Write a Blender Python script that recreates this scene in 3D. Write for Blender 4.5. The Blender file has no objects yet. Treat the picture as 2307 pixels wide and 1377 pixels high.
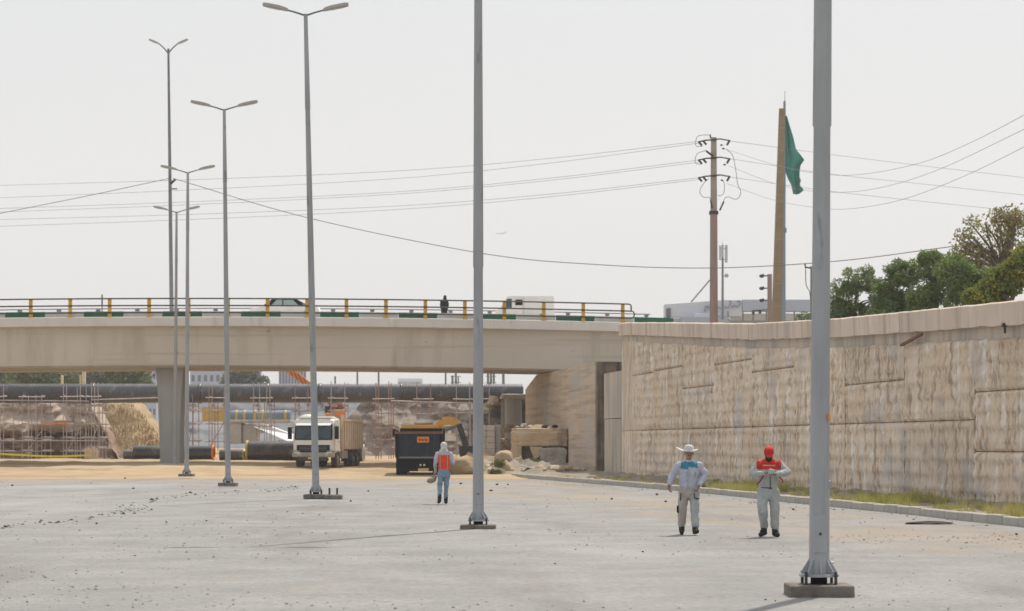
import bpy, bmesh, math, random
import numpy as np
from mathutils import Vector, Matrix, noise
random.seed(7); rng = np.random.default_rng(7)
sc = bpy.context.scene; COL = sc.collection
R = math.radians
# ------------------------------------------------------------ camera, sky, sun, exposure
F = 5000.0; CX, HY = 1153.5, 1000.0; HC = 1.75          # focal length in photo pixels, horizon row, eye height
cam = bpy.data.cameras.new('camera'); camo = bpy.data.objects.new('camera', cam); COL.objects.link(camo)
cam.lens = F/2307*36; cam.sensor_width = 36; cam.shift_y = (HY-688.5)/2307
cam.clip_start = .5; cam.clip_end = 30000
cam.dof.use_dof = True; cam.dof.focus_distance = 44; cam.dof.aperture_fstop = 3.2
camo.location = (0, 0, HC); camo.rotation_euler = (R(90), 0, 0); sc.camera = camo
SUN_AZ, SUN_EL = R(23.6), R(59)
w = bpy.data.worlds.new('World'); sc.world = w; w.use_nodes = True
nt = w.node_tree; bg = nt.nodes['Background']
sk = nt.nodes.new('ShaderNodeTexSky'); sk.sky_type = 'NISHITA'; sk.sun_disc = False
sk.sun_elevation = SUN_EL; sk.sun_rotation = SUN_AZ; sk.air_density = 1.0; sk.dust_density = 6.0; sk.ozone_density = 2.0
mx = nt.nodes.new('ShaderNodeMix'); mx.data_type = 'RGBA'; mx.inputs[0].default_value = .72
mx.inputs[7].default_value = (6.6, 6.72, 6.86, 1)        # dust-laden air: an even pale grey veil over the whole sky
nt.links.new(sk.outputs[0], mx.inputs[6]); nt.links.new(mx.outputs[2], bg.inputs[0]); bg.inputs[1].default_value = .102
sun = bpy.data.lights.new('sun', 'SUN'); suno = bpy.data.objects.new('sun', sun); COL.objects.link(suno)
sun.energy = 3.5; sun.angle = R(0.9); sun.color = (1, .93, .82)
sdir = Vector((math.sin(SUN_AZ)*math.cos(SUN_EL), math.cos(SUN_AZ)*math.cos(SUN_EL), math.sin(SUN_EL)))
suno.rotation_euler = sdir.to_track_quat('Z', 'Y').to_euler()
sc.view_settings.view_transform = 'Standard'; sc.view_settings.look = 'None'
sc.view_settings.exposure = 0.25; sc.view_settings.gamma = 1; sc.view_settings.use_curve_mapping = False
sc.render.engine = 'CYCLES'; sc.cycles.volume_bounces = 2

# ------------------------------------------------------------ helpers
def P(px, py, Y): return Vector(((px-CX)/F*Y, Y, HC+(HY-py)/F*Y))   # photo pixel at a known depth
def PX(px, Y): return (px-CX)/F*Y
def PZ(py, Y): return HC+(HY-py)/F*Y
def G(px, py, z=0.0):                                               # photo pixel on the ground
    Y = (HC-z)*F/(py-HY); return Vector(((px-CX)/F*Y, Y, z))
def smooth(a, b, x): t = min(1, max(0, (x-a)/(b-a))); return t*t*(3-2*t)
def nz(x, y, z=0, o=4): return noise.fractal(Vector((x, y, z)), .8, 2.1, o)

MATS = {}
def mat(name, c1, c2=None, scale=1.5, rough=.85, bump=0, bscale=12, metal=0, stretch=(1,1,1), streak=None, rnd=0,
        spots=None, spot_scale=4, lo=.35, hi=.65, trans=0, spec=.35, dust=None, streak2=None, spot_lo=.62, spot_hi=.70, grain=None):
    m = bpy.data.materials.new(name); m.use_nodes = True; t = m.node_tree; N = t.nodes; L = t.links
    b = N['Principled BSDF']; b.inputs['Roughness'].default_value = rough; b.inputs['Metallic'].default_value = metal
    if 'Specular IOR Level' in b.inputs: b.inputs['Specular IOR Level'].default_value = spec
    tc = N.new('ShaderNodeTexCoord'); mp = N.new('ShaderNodeMapping'); mp.inputs['Scale'].default_value = stretch
    L.new(tc.outputs['Object'], mp.inputs[0])
    def ntex(s, det=6, ro=.6, src=mp):
        n = N.new('ShaderNodeTexNoise'); n.inputs['Scale'].default_value = s; n.inputs['Detail'].default_value = det
        n.inputs['Roughness'].default_value = ro; L.new(src.outputs[0], n.inputs['Vector']); return n
    def ramp(src, a, bb):
        r = N.new('ShaderNodeMapRange'); r.inputs[1].default_value = a; r.inputs[2].default_value = bb; L.new(src, r.inputs[0]); return r.outputs[0]
    def mixc(f, A, B):
        x = N.new('ShaderNodeMix'); x.data_type = 'RGBA'
        if isinstance(f, float): x.inputs[0].default_value = f
        else: L.new(f, x.inputs[0])
        for k, v in ((6, A), (7, B)):
            if isinstance(v, tuple): x.inputs[k].default_value = (*v[:3], 1)
            else: L.new(v, x.inputs[k])
        return x.outputs[2]
    col = c1
    if c2 is not None: col = mixc(ramp(ntex(scale).outputs[0], lo, hi), c1, c2)
    if streak:                                      # runs of dirt down a face: noise drawn out along z
        ms = N.new('ShaderNodeMapping'); ms.inputs['Scale'].default_value = streak[1]; L.new(tc.outputs['Object'], ms.inputs[0])
        col = mixc(ramp(ntex(1.0, 5, .65, ms).outputs[0], streak[2], streak[3]), col, streak[0])
    if streak2:
        ms = N.new('ShaderNodeMapping'); ms.inputs['Scale'].default_value = streak2[1]; L.new(tc.outputs['Object'], ms.inputs[0])
        col = mixc(ramp(ntex(1.0, 4, .6, ms).outputs[0], streak2[2], streak2[3]), col, streak2[0])
    if spots: col = mixc(ramp(ntex(spot_scale, 3, .5).outputs[0], spot_lo, spot_hi), col, spots)
    if grain:
        gm_ = N.new('ShaderNodeMix'); gm_.data_type = 'RGBA'; gm_.blend_type = 'MULTIPLY'; gm_.inputs[0].default_value = 1.0
        gr_ = N.new('ShaderNodeMapRange'); gr_.inputs[1].default_value = .3; gr_.inputs[2].default_value = .7; gr_.inputs[3].default_value = 1-grain[1]; gr_.inputs[4].default_value = 1+grain[1]
        L.new(ntex(grain[0], 9, .8).outputs[0], gr_.inputs[0]); L.new(gr_.outputs[0], gm_.inputs[7])
        if isinstance(col, tuple): gm_.inputs[6].default_value = (*col[:3], 1)
        else: L.new(col, gm_.inputs[6])
        col = gm_.outputs[2]
    if dust:
        at = N.new('ShaderNodeAttribute'); at.attribute_name = 'dust'
        dm = N.new('ShaderNodeMath'); dm.operation = 'MULTIPLY'; L.new(at.outputs['Fac'], dm.inputs[0]); L.new(ramp(ntex(1.6, 6, .7).outputs[0], .30, .62), dm.inputs[1])
        col = mixc(dm.outputs[0], col, dust)
    if rnd:
        oi = N.new('ShaderNodeObjectInfo'); hs = N.new('ShaderNodeHueSaturation')
        r1 = N.new('ShaderNodeMapRange'); r1.inputs[3].default_value = 1-rnd; r1.inputs[4].default_value = 1+rnd
        L.new(oi.outputs['Random'], r1.inputs[0]); L.new(r1.outputs[0], hs.inputs['Value'])
        if isinstance(col, tuple): hs.inputs['Color'].default_value = (*col[:3], 1)
        else: L.new(col, hs.inputs['Color'])
        col = hs.outputs[0]
    if isinstance(col, tuple): b.inputs['Base Color'].default_value = (*col[:3], 1)
    else: L.new(col, b.inputs['Base Color'])
    if bump:
        bn = N.new('ShaderNodeBump'); bn.inputs['Strength'].default_value = bump; bn.inputs['Distance'].default_value = .05
        L.new(ntex(bscale, 5, .65).outputs[0], bn.inputs['Height']); L.new(bn.outputs[0], b.inputs['Normal'])
    if trans:
        tr = N.new('ShaderNodeBsdfTranslucent'); ms2 = N.new('ShaderNodeMixShader'); ms2.inputs[0].default_value = trans
        if isinstance(col, tuple): tr.inputs[0].default_value = (*col[:3], 1)
        else: L.new(col, tr.inputs[0])
        L.new(b.outputs[0], ms2.inputs[1]); L.new(tr.outputs[0], ms2.inputs[2]); L.new(ms2.outputs[0], N['Material Output'].inputs[0])
    MATS[name] = m; return m
def M(n): return MATS[n]

class MB:
    def __init__(s): s.v = []; s.f = []; s.mi = []
    def add(s, vs, fs, mi=0):
        o = len(s.v); s.v += [tuple(v) for v in vs]; s.f += [tuple(i+o for i in f) for f in fs]; s.mi += [mi]*len(fs); return s
    def box(s, a, b, mi=0, taper=1.0):
        x0,y0,z0 = a; x1,y1,z1 = b; cx,cy = (x0+x1)/2,(y0+y1)/2; t = taper
        vs = [(x0,y0,z0),(x1,y0,z0),(x1,y1,z0),(x0,y1,z0)]+[(cx+(x-cx)*t, cy+(y-cy)*t, z1) for x,y in ((x0,y0),(x1,y0),(x1,y1),(x0,y1))]
        return s.add(vs, [(3,2,1,0),(4,5,6,7),(0,1,5,4),(1,2,6,5),(2,3,7,6),(3,0,4,7)], mi)
    def bbox(s, a, b, e=.03, mi=0):                 # box with chamfered edges
        bm = bmesh.new(); bmesh.ops.create_cube(bm, size=1)
        sz = [b[i]-a[i] for i in range(3)]; c = [(a[i]+b[i])/2 for i in range(3)]
        for v in bm.verts: v.co = Vector((v.co.x*sz[0]+c[0], v.co.y*sz[1]+c[1], v.co.z*sz[2]+c[2]))
        bmesh.ops.bevel(bm, geom=bm.edges[:]+bm.verts[:], offset=min(e, min(sz)*.45), segments=1, affect='EDGES')
        bm.verts.index_update(); s.add([v.co.copy() for v in bm.verts], [[v.index for v in f.verts] for f in bm.faces], mi); bm.free(); return s
    def bar(s, p, q, wx, wy=None, mi=0):            # rectangular bar from p to q
        p, q = Vector(p), Vector(q); d = (q-p).normalized(); wy = wx if wy is None else wy
        up = Vector((0,0,1)) if abs(d.z) < .95 else Vector((0,1,0)); sx = d.cross(up).normalized(); sy = sx.cross(d)
        vs = [c+sx*a*wx/2+sy*b*wy/2 for c in (p,q) for a,b in ((-1,-1),(1,-1),(1,1),(-1,1))]
        return s.add(vs, [(0,1,2,3),(7,6,5,4),(0,4,5,1),(1,5,6,2),(2,6,7,3),(3,7,4,0)], mi)
    def tube(s, pts, r, n=8, mi=0, cap=True):
        pts = [Vector(p) for p in pts]; rs = r if isinstance(r, (list,tuple)) else [r]*len(pts); o = len(s.v); vs = []
        ref = None
        for i, p in enumerate(pts):
            d = (pts[min(i+1,len(pts)-1)]-pts[max(i-1,0)]).normalized()
            if ref is None: ref = d.orthogonal().normalized()
            ref = (ref-d*ref.dot(d)).normalized(); b2 = d.cross(ref)
            vs += [p+(ref*math.cos(2*math.pi*k/n)+b2*math.sin(2*math.pi*k/n))*rs[i] for k in range(n)]
        fs = [(i*n+k, i*n+(k+1)%n, (i+1)*n+(k+1)%n, (i+1)*n+k) for i in range(len(pts)-1) for k in range(n)]
        if cap: fs += [tuple(range(n))[::-1], tuple((len(pts)-1)*n+k for k in range(n))]
        return s.add(vs, fs, mi)
    def loft(s, rings, n=16, mi=0):                 # rings: (x, y, z, rx, ry) horizontal ellipses
        vs = []
        for x,y,z,rx,ry in rings: vs += [(x+rx*math.cos(2*math.pi*k/n), y+ry*math.sin(2*math.pi*k/n), z) for k in range(n)]
        m = len(rings); fs = [(i*n+k, i*n+(k+1)%n, (i+1)*n+(k+1)%n, (i+1)*n+k) for i in range(m-1) for k in range(n)]
        fs += [tuple(range(n))[::-1], tuple((m-1)*n+k for k in range(n))]
        return s.add(vs, fs, mi)
    def ell(s, c, r, mi=0, nu=14, nv=9, tilt=None):
        vs = []; c = Vector(c)
        for j in range(nv+1):
            th = math.pi*j/nv
            for k in range(nu):
                v = Vector((r[0]*math.sin(th)*math.cos(2*math.pi*k/nu), r[1]*math.sin(th)*math.sin(2*math.pi*k/nu), r[2]*math.cos(th)))
                if tilt: v = Matrix.Rotation(tilt[0], 3, tilt[1]) @ v
                vs.append(c+v)
        fs = [(j*nu+k, (j+1)*nu+k, (j+1)*nu+(k+1)%nu, j*nu+(k+1)%nu) for j in range(nv) for k in range(nu)]
        return s.add(vs, fs, mi)
    def prism(s, prof, a, b, axis='x', mi=0):       # profile (u, v) swept along an axis
        n = len(prof)
        def pt(u, v, t): return {'x': (t,u,v), 'y': (u,t,v), 'z': (u,v,t)}[axis]
        vs = [pt(u,v,a) for u,v in prof]+[pt(u,v,b) for u,v in prof]
        return s.add(vs, [tuple(range(n))[::-1], tuple(range(n,2*n))]+[(k,(k+1)%n,n+(k+1)%n,n+k) for k in range(n)], mi)
    def rock(s, c, r, seed=0, mi=0, sub=1, flat=.7):
        bm = bmesh.new(); bmesh.ops.create_icosphere(bm, subdivisions=sub, radius=1)
        for v in bm.verts:
            d = 1+.38*noise.noise(v.co*1.3+Vector((seed*3.1, seed*1.7, 0)))+.15*noise.noise(v.co*3+Vector((seed,0,5)))
            v.co = Vector((v.co.x*d*r, v.co.y*d*r*.9, v.co.z*d*r*flat))+Vector(c)
        bm.verts.index_update(); s.add([v.co.copy() for v in bm.verts], [[v.index for v in f.verts] for f in bm.faces], mi); bm.free(); return s
    def mesh(s, name, mats, off=(0,0,0), sm=False):
        me = bpy.data.meshes.new(name); off = Vector(off)
        me.from_pydata([tuple(Vector(v)-off) for v in s.v], [], s.f)
        for m in (mats if isinstance(mats, (list,tuple)) else [mats]): me.materials.append(M(m) if isinstance(m, str) else m)
        bm = bmesh.new(); bm.from_mesh(me)
        for f, mi in zip(bm.faces, s.mi): f.material_index = mi; f.smooth = bool(sm)
        bmesh.ops.remove_doubles(bm, verts=bm.verts, dist=1e-5); bmesh.ops.recalc_face_normals(bm, faces=bm.faces)
        bm.to_mesh(me); bm.free()
        if sm == 'auto': me.set_sharp_from_angle(angle=R(40))
        return me
    def build(s, name, mats, parent=None, off=(0,0,0), sm=False): return link(name, s.mesh(name, mats, off, sm), parent)
def link(name, me, parent=None, loc=None, rot=None):
    o = bpy.data.objects.new(name, me); COL.objects.link(o)
    if parent: o.parent = parent
    if loc is not None: o.location = loc
    if rot is not None: o.rotation_euler = rot
    return o
def tag(o, label, cat, group=None):
    o['label'] = label; o['category'] = cat
    if group: o['group'] = group
    return o
def thing(name, label, cat, loc=(0,0,0), rz=0, group=None):
    o = link(name, None, None, loc, (0,0,rz)); o.empty_display_size = .2; return tag(o, label, cat, group)
def struct(o): o['kind'] = 'structure'; return o
def stuff(o, label=None, cat=None):
    o['kind'] = 'stuff'
    if label: o['label'] = label; o['category'] = cat
    return o
def copy_tree(o, parent=None):
    c = o.copy(); COL.objects.link(c); c.parent = parent
    for ch in o.children: copy_tree(ch, c)
    return c
def pydata(name, V, Fc, mats, sm=False, idx=None):
    me = bpy.data.meshes.new(name); me.from_pydata(V, [], Fc)
    for m in mats: me.materials.append(M(m))
    if idx is not None: me.polygons.foreach_set('material_index', idx)
    if sm: me.polygons.foreach_set('use_smooth', [True]*len(me.polygons))
    me.update(); return me
def grid(name, us, vs, fn, m, sm=True):
    V = [fn(u, v) for v in vs for u in us]; n = len(us)
    Fc = [(j*n+i, j*n+i+1, (j+1)*n+i+1, (j+1)*n+i) for j in range(len(vs)-1) for i in range(n-1)]
    return link(name, pydata(name, V, Fc, m if isinstance(m, list) else [m], sm))
def catmull(pts, n=10):
    pts = [Vector(p) for p in pts]; q = [2*pts[0]-pts[1]]+pts+[2*pts[-1]-pts[-2]]; out = []
    for i in range(1, len(q)-2):
        for k in range(n):
            t = k/n; a,b,c,d = q[i-1:i+3]
            out.append(.5*((2*b)+(c-a)*t+(2*a-5*b+4*c-d)*t*t+(3*b-a-3*c+d)*t**3))
    return out+[pts[-1]]

# ------------------------------------------------------------ materials (linear base colours)
mat('road', (.225,.222,.217), (.29,.285,.275), .55, .9, .5, 14, streak=((.20,.193,.18), (.30,.06,1), .52, .66), streak2=((.33,.325,.315), (.09,.04,1), .54, .68), spots=(.185,.18,.17), spot_scale=6, spot_lo=.64, spot_hi=.70, dust=(.34,.25,.16), grain=(9, .30))
mat('sand', (.37,.265,.15), (.44,.335,.21), .5, .95, .8, 6, streak=((.29,.20,.125), (.10,.45,1), .50, .66), streak2=((.47,.38,.265), (.05,.3,1), .55, .68))
mat('far_ground', (.34,.30,.25), (.28,.26,.22), .01, .95)
mat('verge', (.22,.195,.16), (.34,.29,.22), .9, .95, .8, 8)
mat('wall', (.66,.52,.375), (.72,.61,.49), .45, .9, .35, 25, streak=((.43,.325,.24), (4.2,4.2,.75), .50, .62), streak2=((.78,.74,.68), (3.4,3.4,.45), .55, .66), rnd=.09, spots=(.50,.46,.43), spot_scale=.6, spot_lo=.56, spot_hi=.74)
mat('wall_smooth', (.50,.44,.37), (.60,.51,.41), .35, .9, .3, 20, streak=((.34,.32,.29), (1.4,1.4,.12), .48, .68), rnd=.05)
mat('wall_back', (.34,.27,.205), (.42,.34,.26), 1.5, .95)
mat('wall_top', (.62,.51,.41), (.69,.58,.48), .8, .9, .3, 25, streak=((.40,.335,.285), (2.2,2.2,.12), .50, .72), rnd=.05)
mat('girder', (.56,.505,.425), (.62,.56,.475), .16, .85, .12, 20, streak=((.44,.385,.315), (.6,.6,.10), .54, .76), streak2=((.50,.45,.375), (.05,.05,2.2), .55, .62), spots=(.36,.29,.23), spot_scale=1.6, spot_lo=.71, spot_hi=.75)
mat('fascia', (.66,.62,.57), (.72,.68,.63), .5, .85, .15, 20, streak=((.52,.48,.43), (1.1,1.1,.2), .54, .8))
mat('pier', (.33,.325,.31), (.38,.37,.35), .5, .85, .12, 15, streak=((.27,.265,.25), (1.3,1.3,.1), .55, .75))
mat('concrete', (.40,.37,.33), (.48,.44,.39), 1.2, .9, .4, 14, streak=((.28,.26,.23), (1.5,1.5,.2), .52, .75))
mat('old_concrete', (.52,.38,.24), (.60,.47,.33), .8, .92, .6, 9, streak=((.30,.23,.165), (1.2,1.2,.2), .5, .72))
mat('kerb', (.38,.355,.32), (.46,.43,.385), 2, .9, .4, 18, rnd=.05)
mat('plinth', (.13,.115,.10), (.24,.22,.19), 3, .9, .6, 16)
mat('galv', (.33,.345,.36), (.41,.425,.44), 2.2, .55, .08, 30, metal=.15, stretch=(1,1,.25), rnd=.05, spots=(.24,.25,.265), spot_scale=5, streak=((.27,.27,.27), (9,9,.35), .55, .75))
mat('dark_galv', (.17,.175,.18), (.22,.225,.23), 2, .55, metal=.3)
mat('lamp', (.36,.34,.30), (.42,.40,.36), 6, .6)
mat('lens', (.50,.50,.47), None, rough=.2)
mat('bolt', (.05,.045,.04), None, rough=.6)
mat('yellow', (.72,.42,.05), (.62,.36,.05), 4, .6, rnd=.06)
mat('rail', (.035,.035,.035), (.06,.06,.06), 5, .5)
mat('green_paint', (.012,.13,.07), (.02,.16,.09), 2, .7, rnd=.1)
mat('white_paint', (.68,.68,.66), (.58,.58,.56), 2, .7, rnd=.06)
mat('pipe', (.024,.025,.033), (.04,.04,.047), 1.2, .36, spots=(.11,.105,.10), spot_scale=.9, spec=.9)
mat('pipe_grey', (.055,.057,.066), (.08,.08,.088), 1.2, .38, spots=(.16,.15,.14), spot_scale=.9, spec=.9)
mat('pipe_rim', (.62,.45,.10), (.5,.38,.12), 3, .6)
mat('orange', (.80,.25,.03), (.70,.22,.04), 3, .55)
mat('scaffold', (.50,.46,.45), (.40,.32,.30), 3, .6, metal=.2, rnd=.15)
mat('scaffold_red', (.34,.18,.15), (.42,.30,.26), 3, .65, rnd=.15)
mat('bank', (.19,.12,.085), (.36,.265,.19), .5, .97, 1.0, 5, streak=((.07,.045,.035), (.22,.22,1.3), .50, .60), spots=(.50,.39,.28), spot_scale=1.2)
mat('dry_grass', (.34,.245,.13), (.43,.33,.195), .9, .97, 1.0, 9, streak=((.33,.22,.11), (1.2,1.2,.4), .5, .7))
mat('rubble', (.24,.195,.16), (.34,.285,.24), .9, .97, 1.0, 4, spots=(.46,.39,.32), spot_scale=1.8, streak=((.16,.125,.105), (.6,.6,.9), .5, .62))
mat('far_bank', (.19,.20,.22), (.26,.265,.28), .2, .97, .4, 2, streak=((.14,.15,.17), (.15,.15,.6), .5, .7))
mat('stone', (.46,.35,.24), (.56,.45,.33), 2.2, .95, .6, 10, rnd=.12)
mat('grey_stone', (.34,.32,.29), (.43,.41,.38), 3, .95, .5, 12, rnd=.15)
mat('clod', (.055,.05,.045), (.09,.08,.07), 5, .95, .4, 20, rnd=.3)
mat('pebble', (.22,.21,.20), (.15,.14,.13), .8, .95)
mat('grass', (.36,.38,.09), (.50,.43,.18), .8, .8, trans=.3)
mat('weed', (.10,.15,.04), (.20,.22,.07), 2.5, .8, trans=.25)
mat('leaf_dark', (.115,.165,.07), (.25,.305,.14), 1.3, .75, trans=.25, lo=.3, hi=.7)
mat('leaf_green', (.13,.21,.045), (.24,.31,.08), 1.3, .75, trans=.3, lo=.3, hi=.7)
mat('leaf_yellow', (.20,.22,.045), (.30,.29,.075), 1.3, .75, trans=.3)
mat('leaf_brown', (.20,.155,.07), (.30,.235,.11), .9, .8, trans=.3)
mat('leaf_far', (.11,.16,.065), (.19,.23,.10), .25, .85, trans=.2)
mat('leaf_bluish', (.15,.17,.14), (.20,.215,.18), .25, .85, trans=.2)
mat('bark', (.16,.12,.09), (.22,.17,.13), 6, .95, .6, 20)
mat('truck_white', (.78,.78,.75), (.70,.68,.63), 1.4, .35)
mat('truck_dirty', (.40,.36,.31), (.30,.26,.22), 4, .7)
mat('bed_tan', (.36,.205,.11), (.46,.29,.17), 2.2, .8, rnd=.06)
mat('glass', (.035,.06,.08), (.06,.09,.11), .8, .08)
mat('glass_light', (.30,.38,.38), None, rough=.1)
mat('black', (.008,.008,.009), None, rough=.7, spec=.15)
mat('tyre', (.035,.033,.03), (.10,.085,.07), 3, .9)
mat('hub', (.33,.29,.25), (.2,.18,.16), 4, .7)
mat('tail_blue', (.012,.022,.034), (.022,.036,.05), 2.5, .6, streak=((.05,.06,.07), (4,4,.3), .6, .8), spec=.2)
mat('plate', (.62,.48,.22), None, rough=.6)
mat('headlamp', (.65,.65,.62), None, rough=.1)
mat('exc_yellow', (.80,.42,.06), (.68,.35,.07), 2, .55)
mat('exc_dark', (.045,.04,.037), (.08,.07,.06), 3, .7)
mat('rust', (.16,.075,.045), (.22,.12,.07), 5, .9)
mat('pole_concrete', (.30,.26,.22), (.36,.32,.28), 2.5, .9, .3, 12)
mat('pole_brown', (.33,.20,.165), (.30,.245,.22), .6, .9, .2, 12, streak=((.20,.075,.04), (6,6,.12), .56, .7))
mat('pole_tan', (.27,.19,.115), (.33,.245,.155), 1.2, .9, .2, 8)
mat('mast_blue', (.20,.25,.30), None, rough=.5)
mat('flag', (.04,.30,.25), (.06,.38,.32), .35, .75, stretch=(1,1,.35), trans=.3)
mat('wire', (.16,.16,.16), None, rough=.6)
mat('insulator', (.03,.028,.027), None, rough=.3)
mat('streaked', (.10,.075,.055), (.26,.205,.15), .8, .95, streak=((.06,.05,.04), (2.5,2.5,.15), .5, .62))  # very dark brown with darker upright streaks, backs the recess and chamber opening
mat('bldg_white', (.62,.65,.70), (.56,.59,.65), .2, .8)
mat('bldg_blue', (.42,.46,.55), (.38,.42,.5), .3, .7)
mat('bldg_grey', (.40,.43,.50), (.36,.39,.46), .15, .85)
mat('win', (.09,.11,.15), None, rough=.2)
mat('script', (.25,.27,.34), None, rough=.7)
mat('tape', (.75,.66,.04), None, rough=.5)
mat('plane_grey', (.55,.57,.60), None, rough=.4)
mat('antenna', (.45,.50,.50), None, rough=.6)
mat('blue_steel', (.16,.22,.30), (.2,.26,.33), 1, .6)
mat('slab_white', (.72,.72,.72), (.64,.64,.64), 1, .8)
# people
mat('skin', (.36,.185,.12), (.32,.16,.10), 8, .6)
mat('hair', (.02,.016,.014), None, rough=.9)
mat('cloth_white', (.50,.52,.60), (.42,.44,.52), 9, .9, .3, 40)
mat('cloth_teal', (.06,.25,.34), (.05,.21,.30), 9, .9)
mat('cloth_beige', (.47,.43,.38), (.39,.35,.31), 7, .9, .3, 40)
mat('cloth_grey', (.43,.465,.46), (.36,.39,.38), 7, .9, .3, 40)
mat('cloth_red', (.62,.035,.025), (.52,.03,.02), 9, .85)
mat('vest_orange', (.85,.085,.025), (.75,.07,.02), 9, .8)
mat('denim', (.17,.27,.38), (.26,.35,.42), 9, .9, .3, 40)
mat('boot', (.016,.014,.013), (.03,.026,.022), 9, .8)
mat('hat', (.62,.62,.62), (.52,.52,.52), 8, .9)
mat('black_cloth', (.012,.012,.014), None, rough=.95)
mat('cord_red', (.42,.05,.04), (.05,.03,.03), 12, .8)
mat('lime', (.35,.55,.25), None, rough=.8)
mat('packet', (.42,.58,.55), None, rough=.5)
mat('bed_light', (.66,.54,.41), (.58,.45,.32), 3, .8)
mat('board', (.58,.45,.325), (.64,.52,.40), .5, .9, .3, 20, streak=((.46,.355,.26), (.12,.12,3.2), .48, .60), streak2=((.50,.47,.43), (.25,.25,.3), .54, .7), rnd=.03)
mat('spoil', (.42,.335,.265), (.52,.43,.35), .9, .97, 1.0, 5, spots=(.27,.19,.14), spot_scale=1.6)
mat('ledger_white', (.70,.68,.66), (.55,.5,.48), 3, .6)
mat('bundle', (.17,.12,.085), (.40,.36,.31), 5, .9)
mat('joint', (.22,.17,.13), (.44,.35,.27), 1.6, .95)
# ------------------------------------------------------------ ground, road, verge
def ground_z(x, Y):
    zc = np.interp(Y, [0, 106, 110, 114, 125, 150, 175, 220, 320], [-.05, -.05, -.02, .07, .33, .62, .55, 1.2, 1.4])
    if Y > 107:
        a = smooth(107, 124, Y)
        zc += a*(.13*nz(x*.10, Y*.12)+.10*nz(x*.22+9, Y*.5)+.03*nz(x*1.1, Y*1.1))+.16*a*math.exp(-((x+21)/9)**2-((Y-132)/9)**2)
        zc += .05*(1-a)*nz(x*.10, Y*.2, 3)
    return zc
xs = list(np.linspace(-75, 45, 150)); ys = list(np.linspace(104, 150, 80))+list(np.linspace(152, 330, 60))
struct(grid('dirt_ground', xs, ys, lambda x, y: (x, y, ground_z(x, y)), 'sand'))
def farz(x, y): return -.06 if y < 100 else (-.3 if y < 331 else 1.2)
fx = [-2300,-1500,-600,-200,-76,-30,0,30,60,200,600,1500,2300]; fy = [-180,-60,0,50,99,101,120,328,332,500,900,1600,2500]
struct(grid('terrain', fx, fy, lambda x, y: (x, y, farz(x, y)), 'far_ground', False))
def road_z(x, Y): return .012*nz(x*.15, Y*.1)
road = struct(grid('road', list(np.linspace(-70, 40, 280)), list(np.linspace(-20, 118, 240)), lambda x, y: (x, y, road_z(x, y)), 'road'))
tracks = [[(1000,1076),(1180,1092),(1400,1118),(1620,1140),(1850,1168),(2307,1222)],[(560,1082),(860,1092),(1100,1108),(1350,1135),(1700,1175),(2000,1205),(2307,1250)],[(700,1080),(1000,1096),(1250,1122),(1600,1160),(2307,1235)],[(0,1300),(600,1330),(1400,1300),(2307,1290)]]
wgt = [1.0,.95,.7,.35]; att = road.data.attributes.new('dust', 'FLOAT', 'POINT'); vals = []
curves = []
for t in tracks:
    g = [G(*p) for p in t]; curves.append(sorted((p.y, p.x) for p in catmull(g, 12)))
for v in road.data.vertices:
    x, y = v.co.x, v.co.y; d = .9*smooth(94, 110, y+9*nz(x*.07, y*.06, 5))
    for c, wg in zip(curves, wgt):
        if c[0][0] <= y <= c[-1][0]:
            cx = np.interp(y, [p[0] for p in c], [p[1] for p in c])
            for off in (-.95, .95): d = max(d, wg*math.exp(-((x-cx-off)/.55)**2)*(.6+.8*nz(x*.3, y*.2, 2)))
    vals.append(max(0, min(1, d)))
att.data.foreach_set('value', vals)
def kerb_x(Y): return float(np.interp(Y, [15,30,46.8,56,65.8,75,85,100,116.7], [14.1,12.5,10.8,9.75,8.5,7.3,5.9,3.1,-.07]))
def wall_x(Y): return 19.8-.1322*Y
def wall_top(Y): return float(np.interp(Y, [20,54.5,61.5,70.3,82,98,107,112], [4.4,5.28,5.48,5.73,6.2,7.11,7.6,7.7]))
def verge_f(t, Y):
    x0, x1 = kerb_x(Y)+.12, wall_x(Y)+.3; x = x0+(x1-x0)*t
    return (x, Y, .10+.22*t+.10*nz(x*.8, Y*.8)*min(1, t*6)+.05*nz(x*3, Y*3)*min(1, t*6))
struct(grid('verge', list(np.linspace(0, 1, 16)), list(np.linspace(20, 120, 220)), verge_f, 'verge'))
# kerb: each stone a part
kerb = struct(link('kerb', None)); kpts = []
Y = 24.0; ks = MB().bbox((-.11,-.485,-.05), (.11,.485,.20), .02).mesh('kerb_stone', 'kerb')
while Y < 115.5:
    a, b = Vector((kerb_x(Y), Y, 0)), Vector((kerb_x(Y+1), Y+1, 0)); d = (b-a); 
    o = link('kerb_stone', ks, kerb, (a+b)/2+Vector((random.uniform(-.012,.012),0,random.uniform(-.012,.012))), (0, random.uniform(-.02,.02), math.atan2(d.y, d.x)-math.pi/2))
    kpts.append(o); Y += 1.0/d.length
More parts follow.
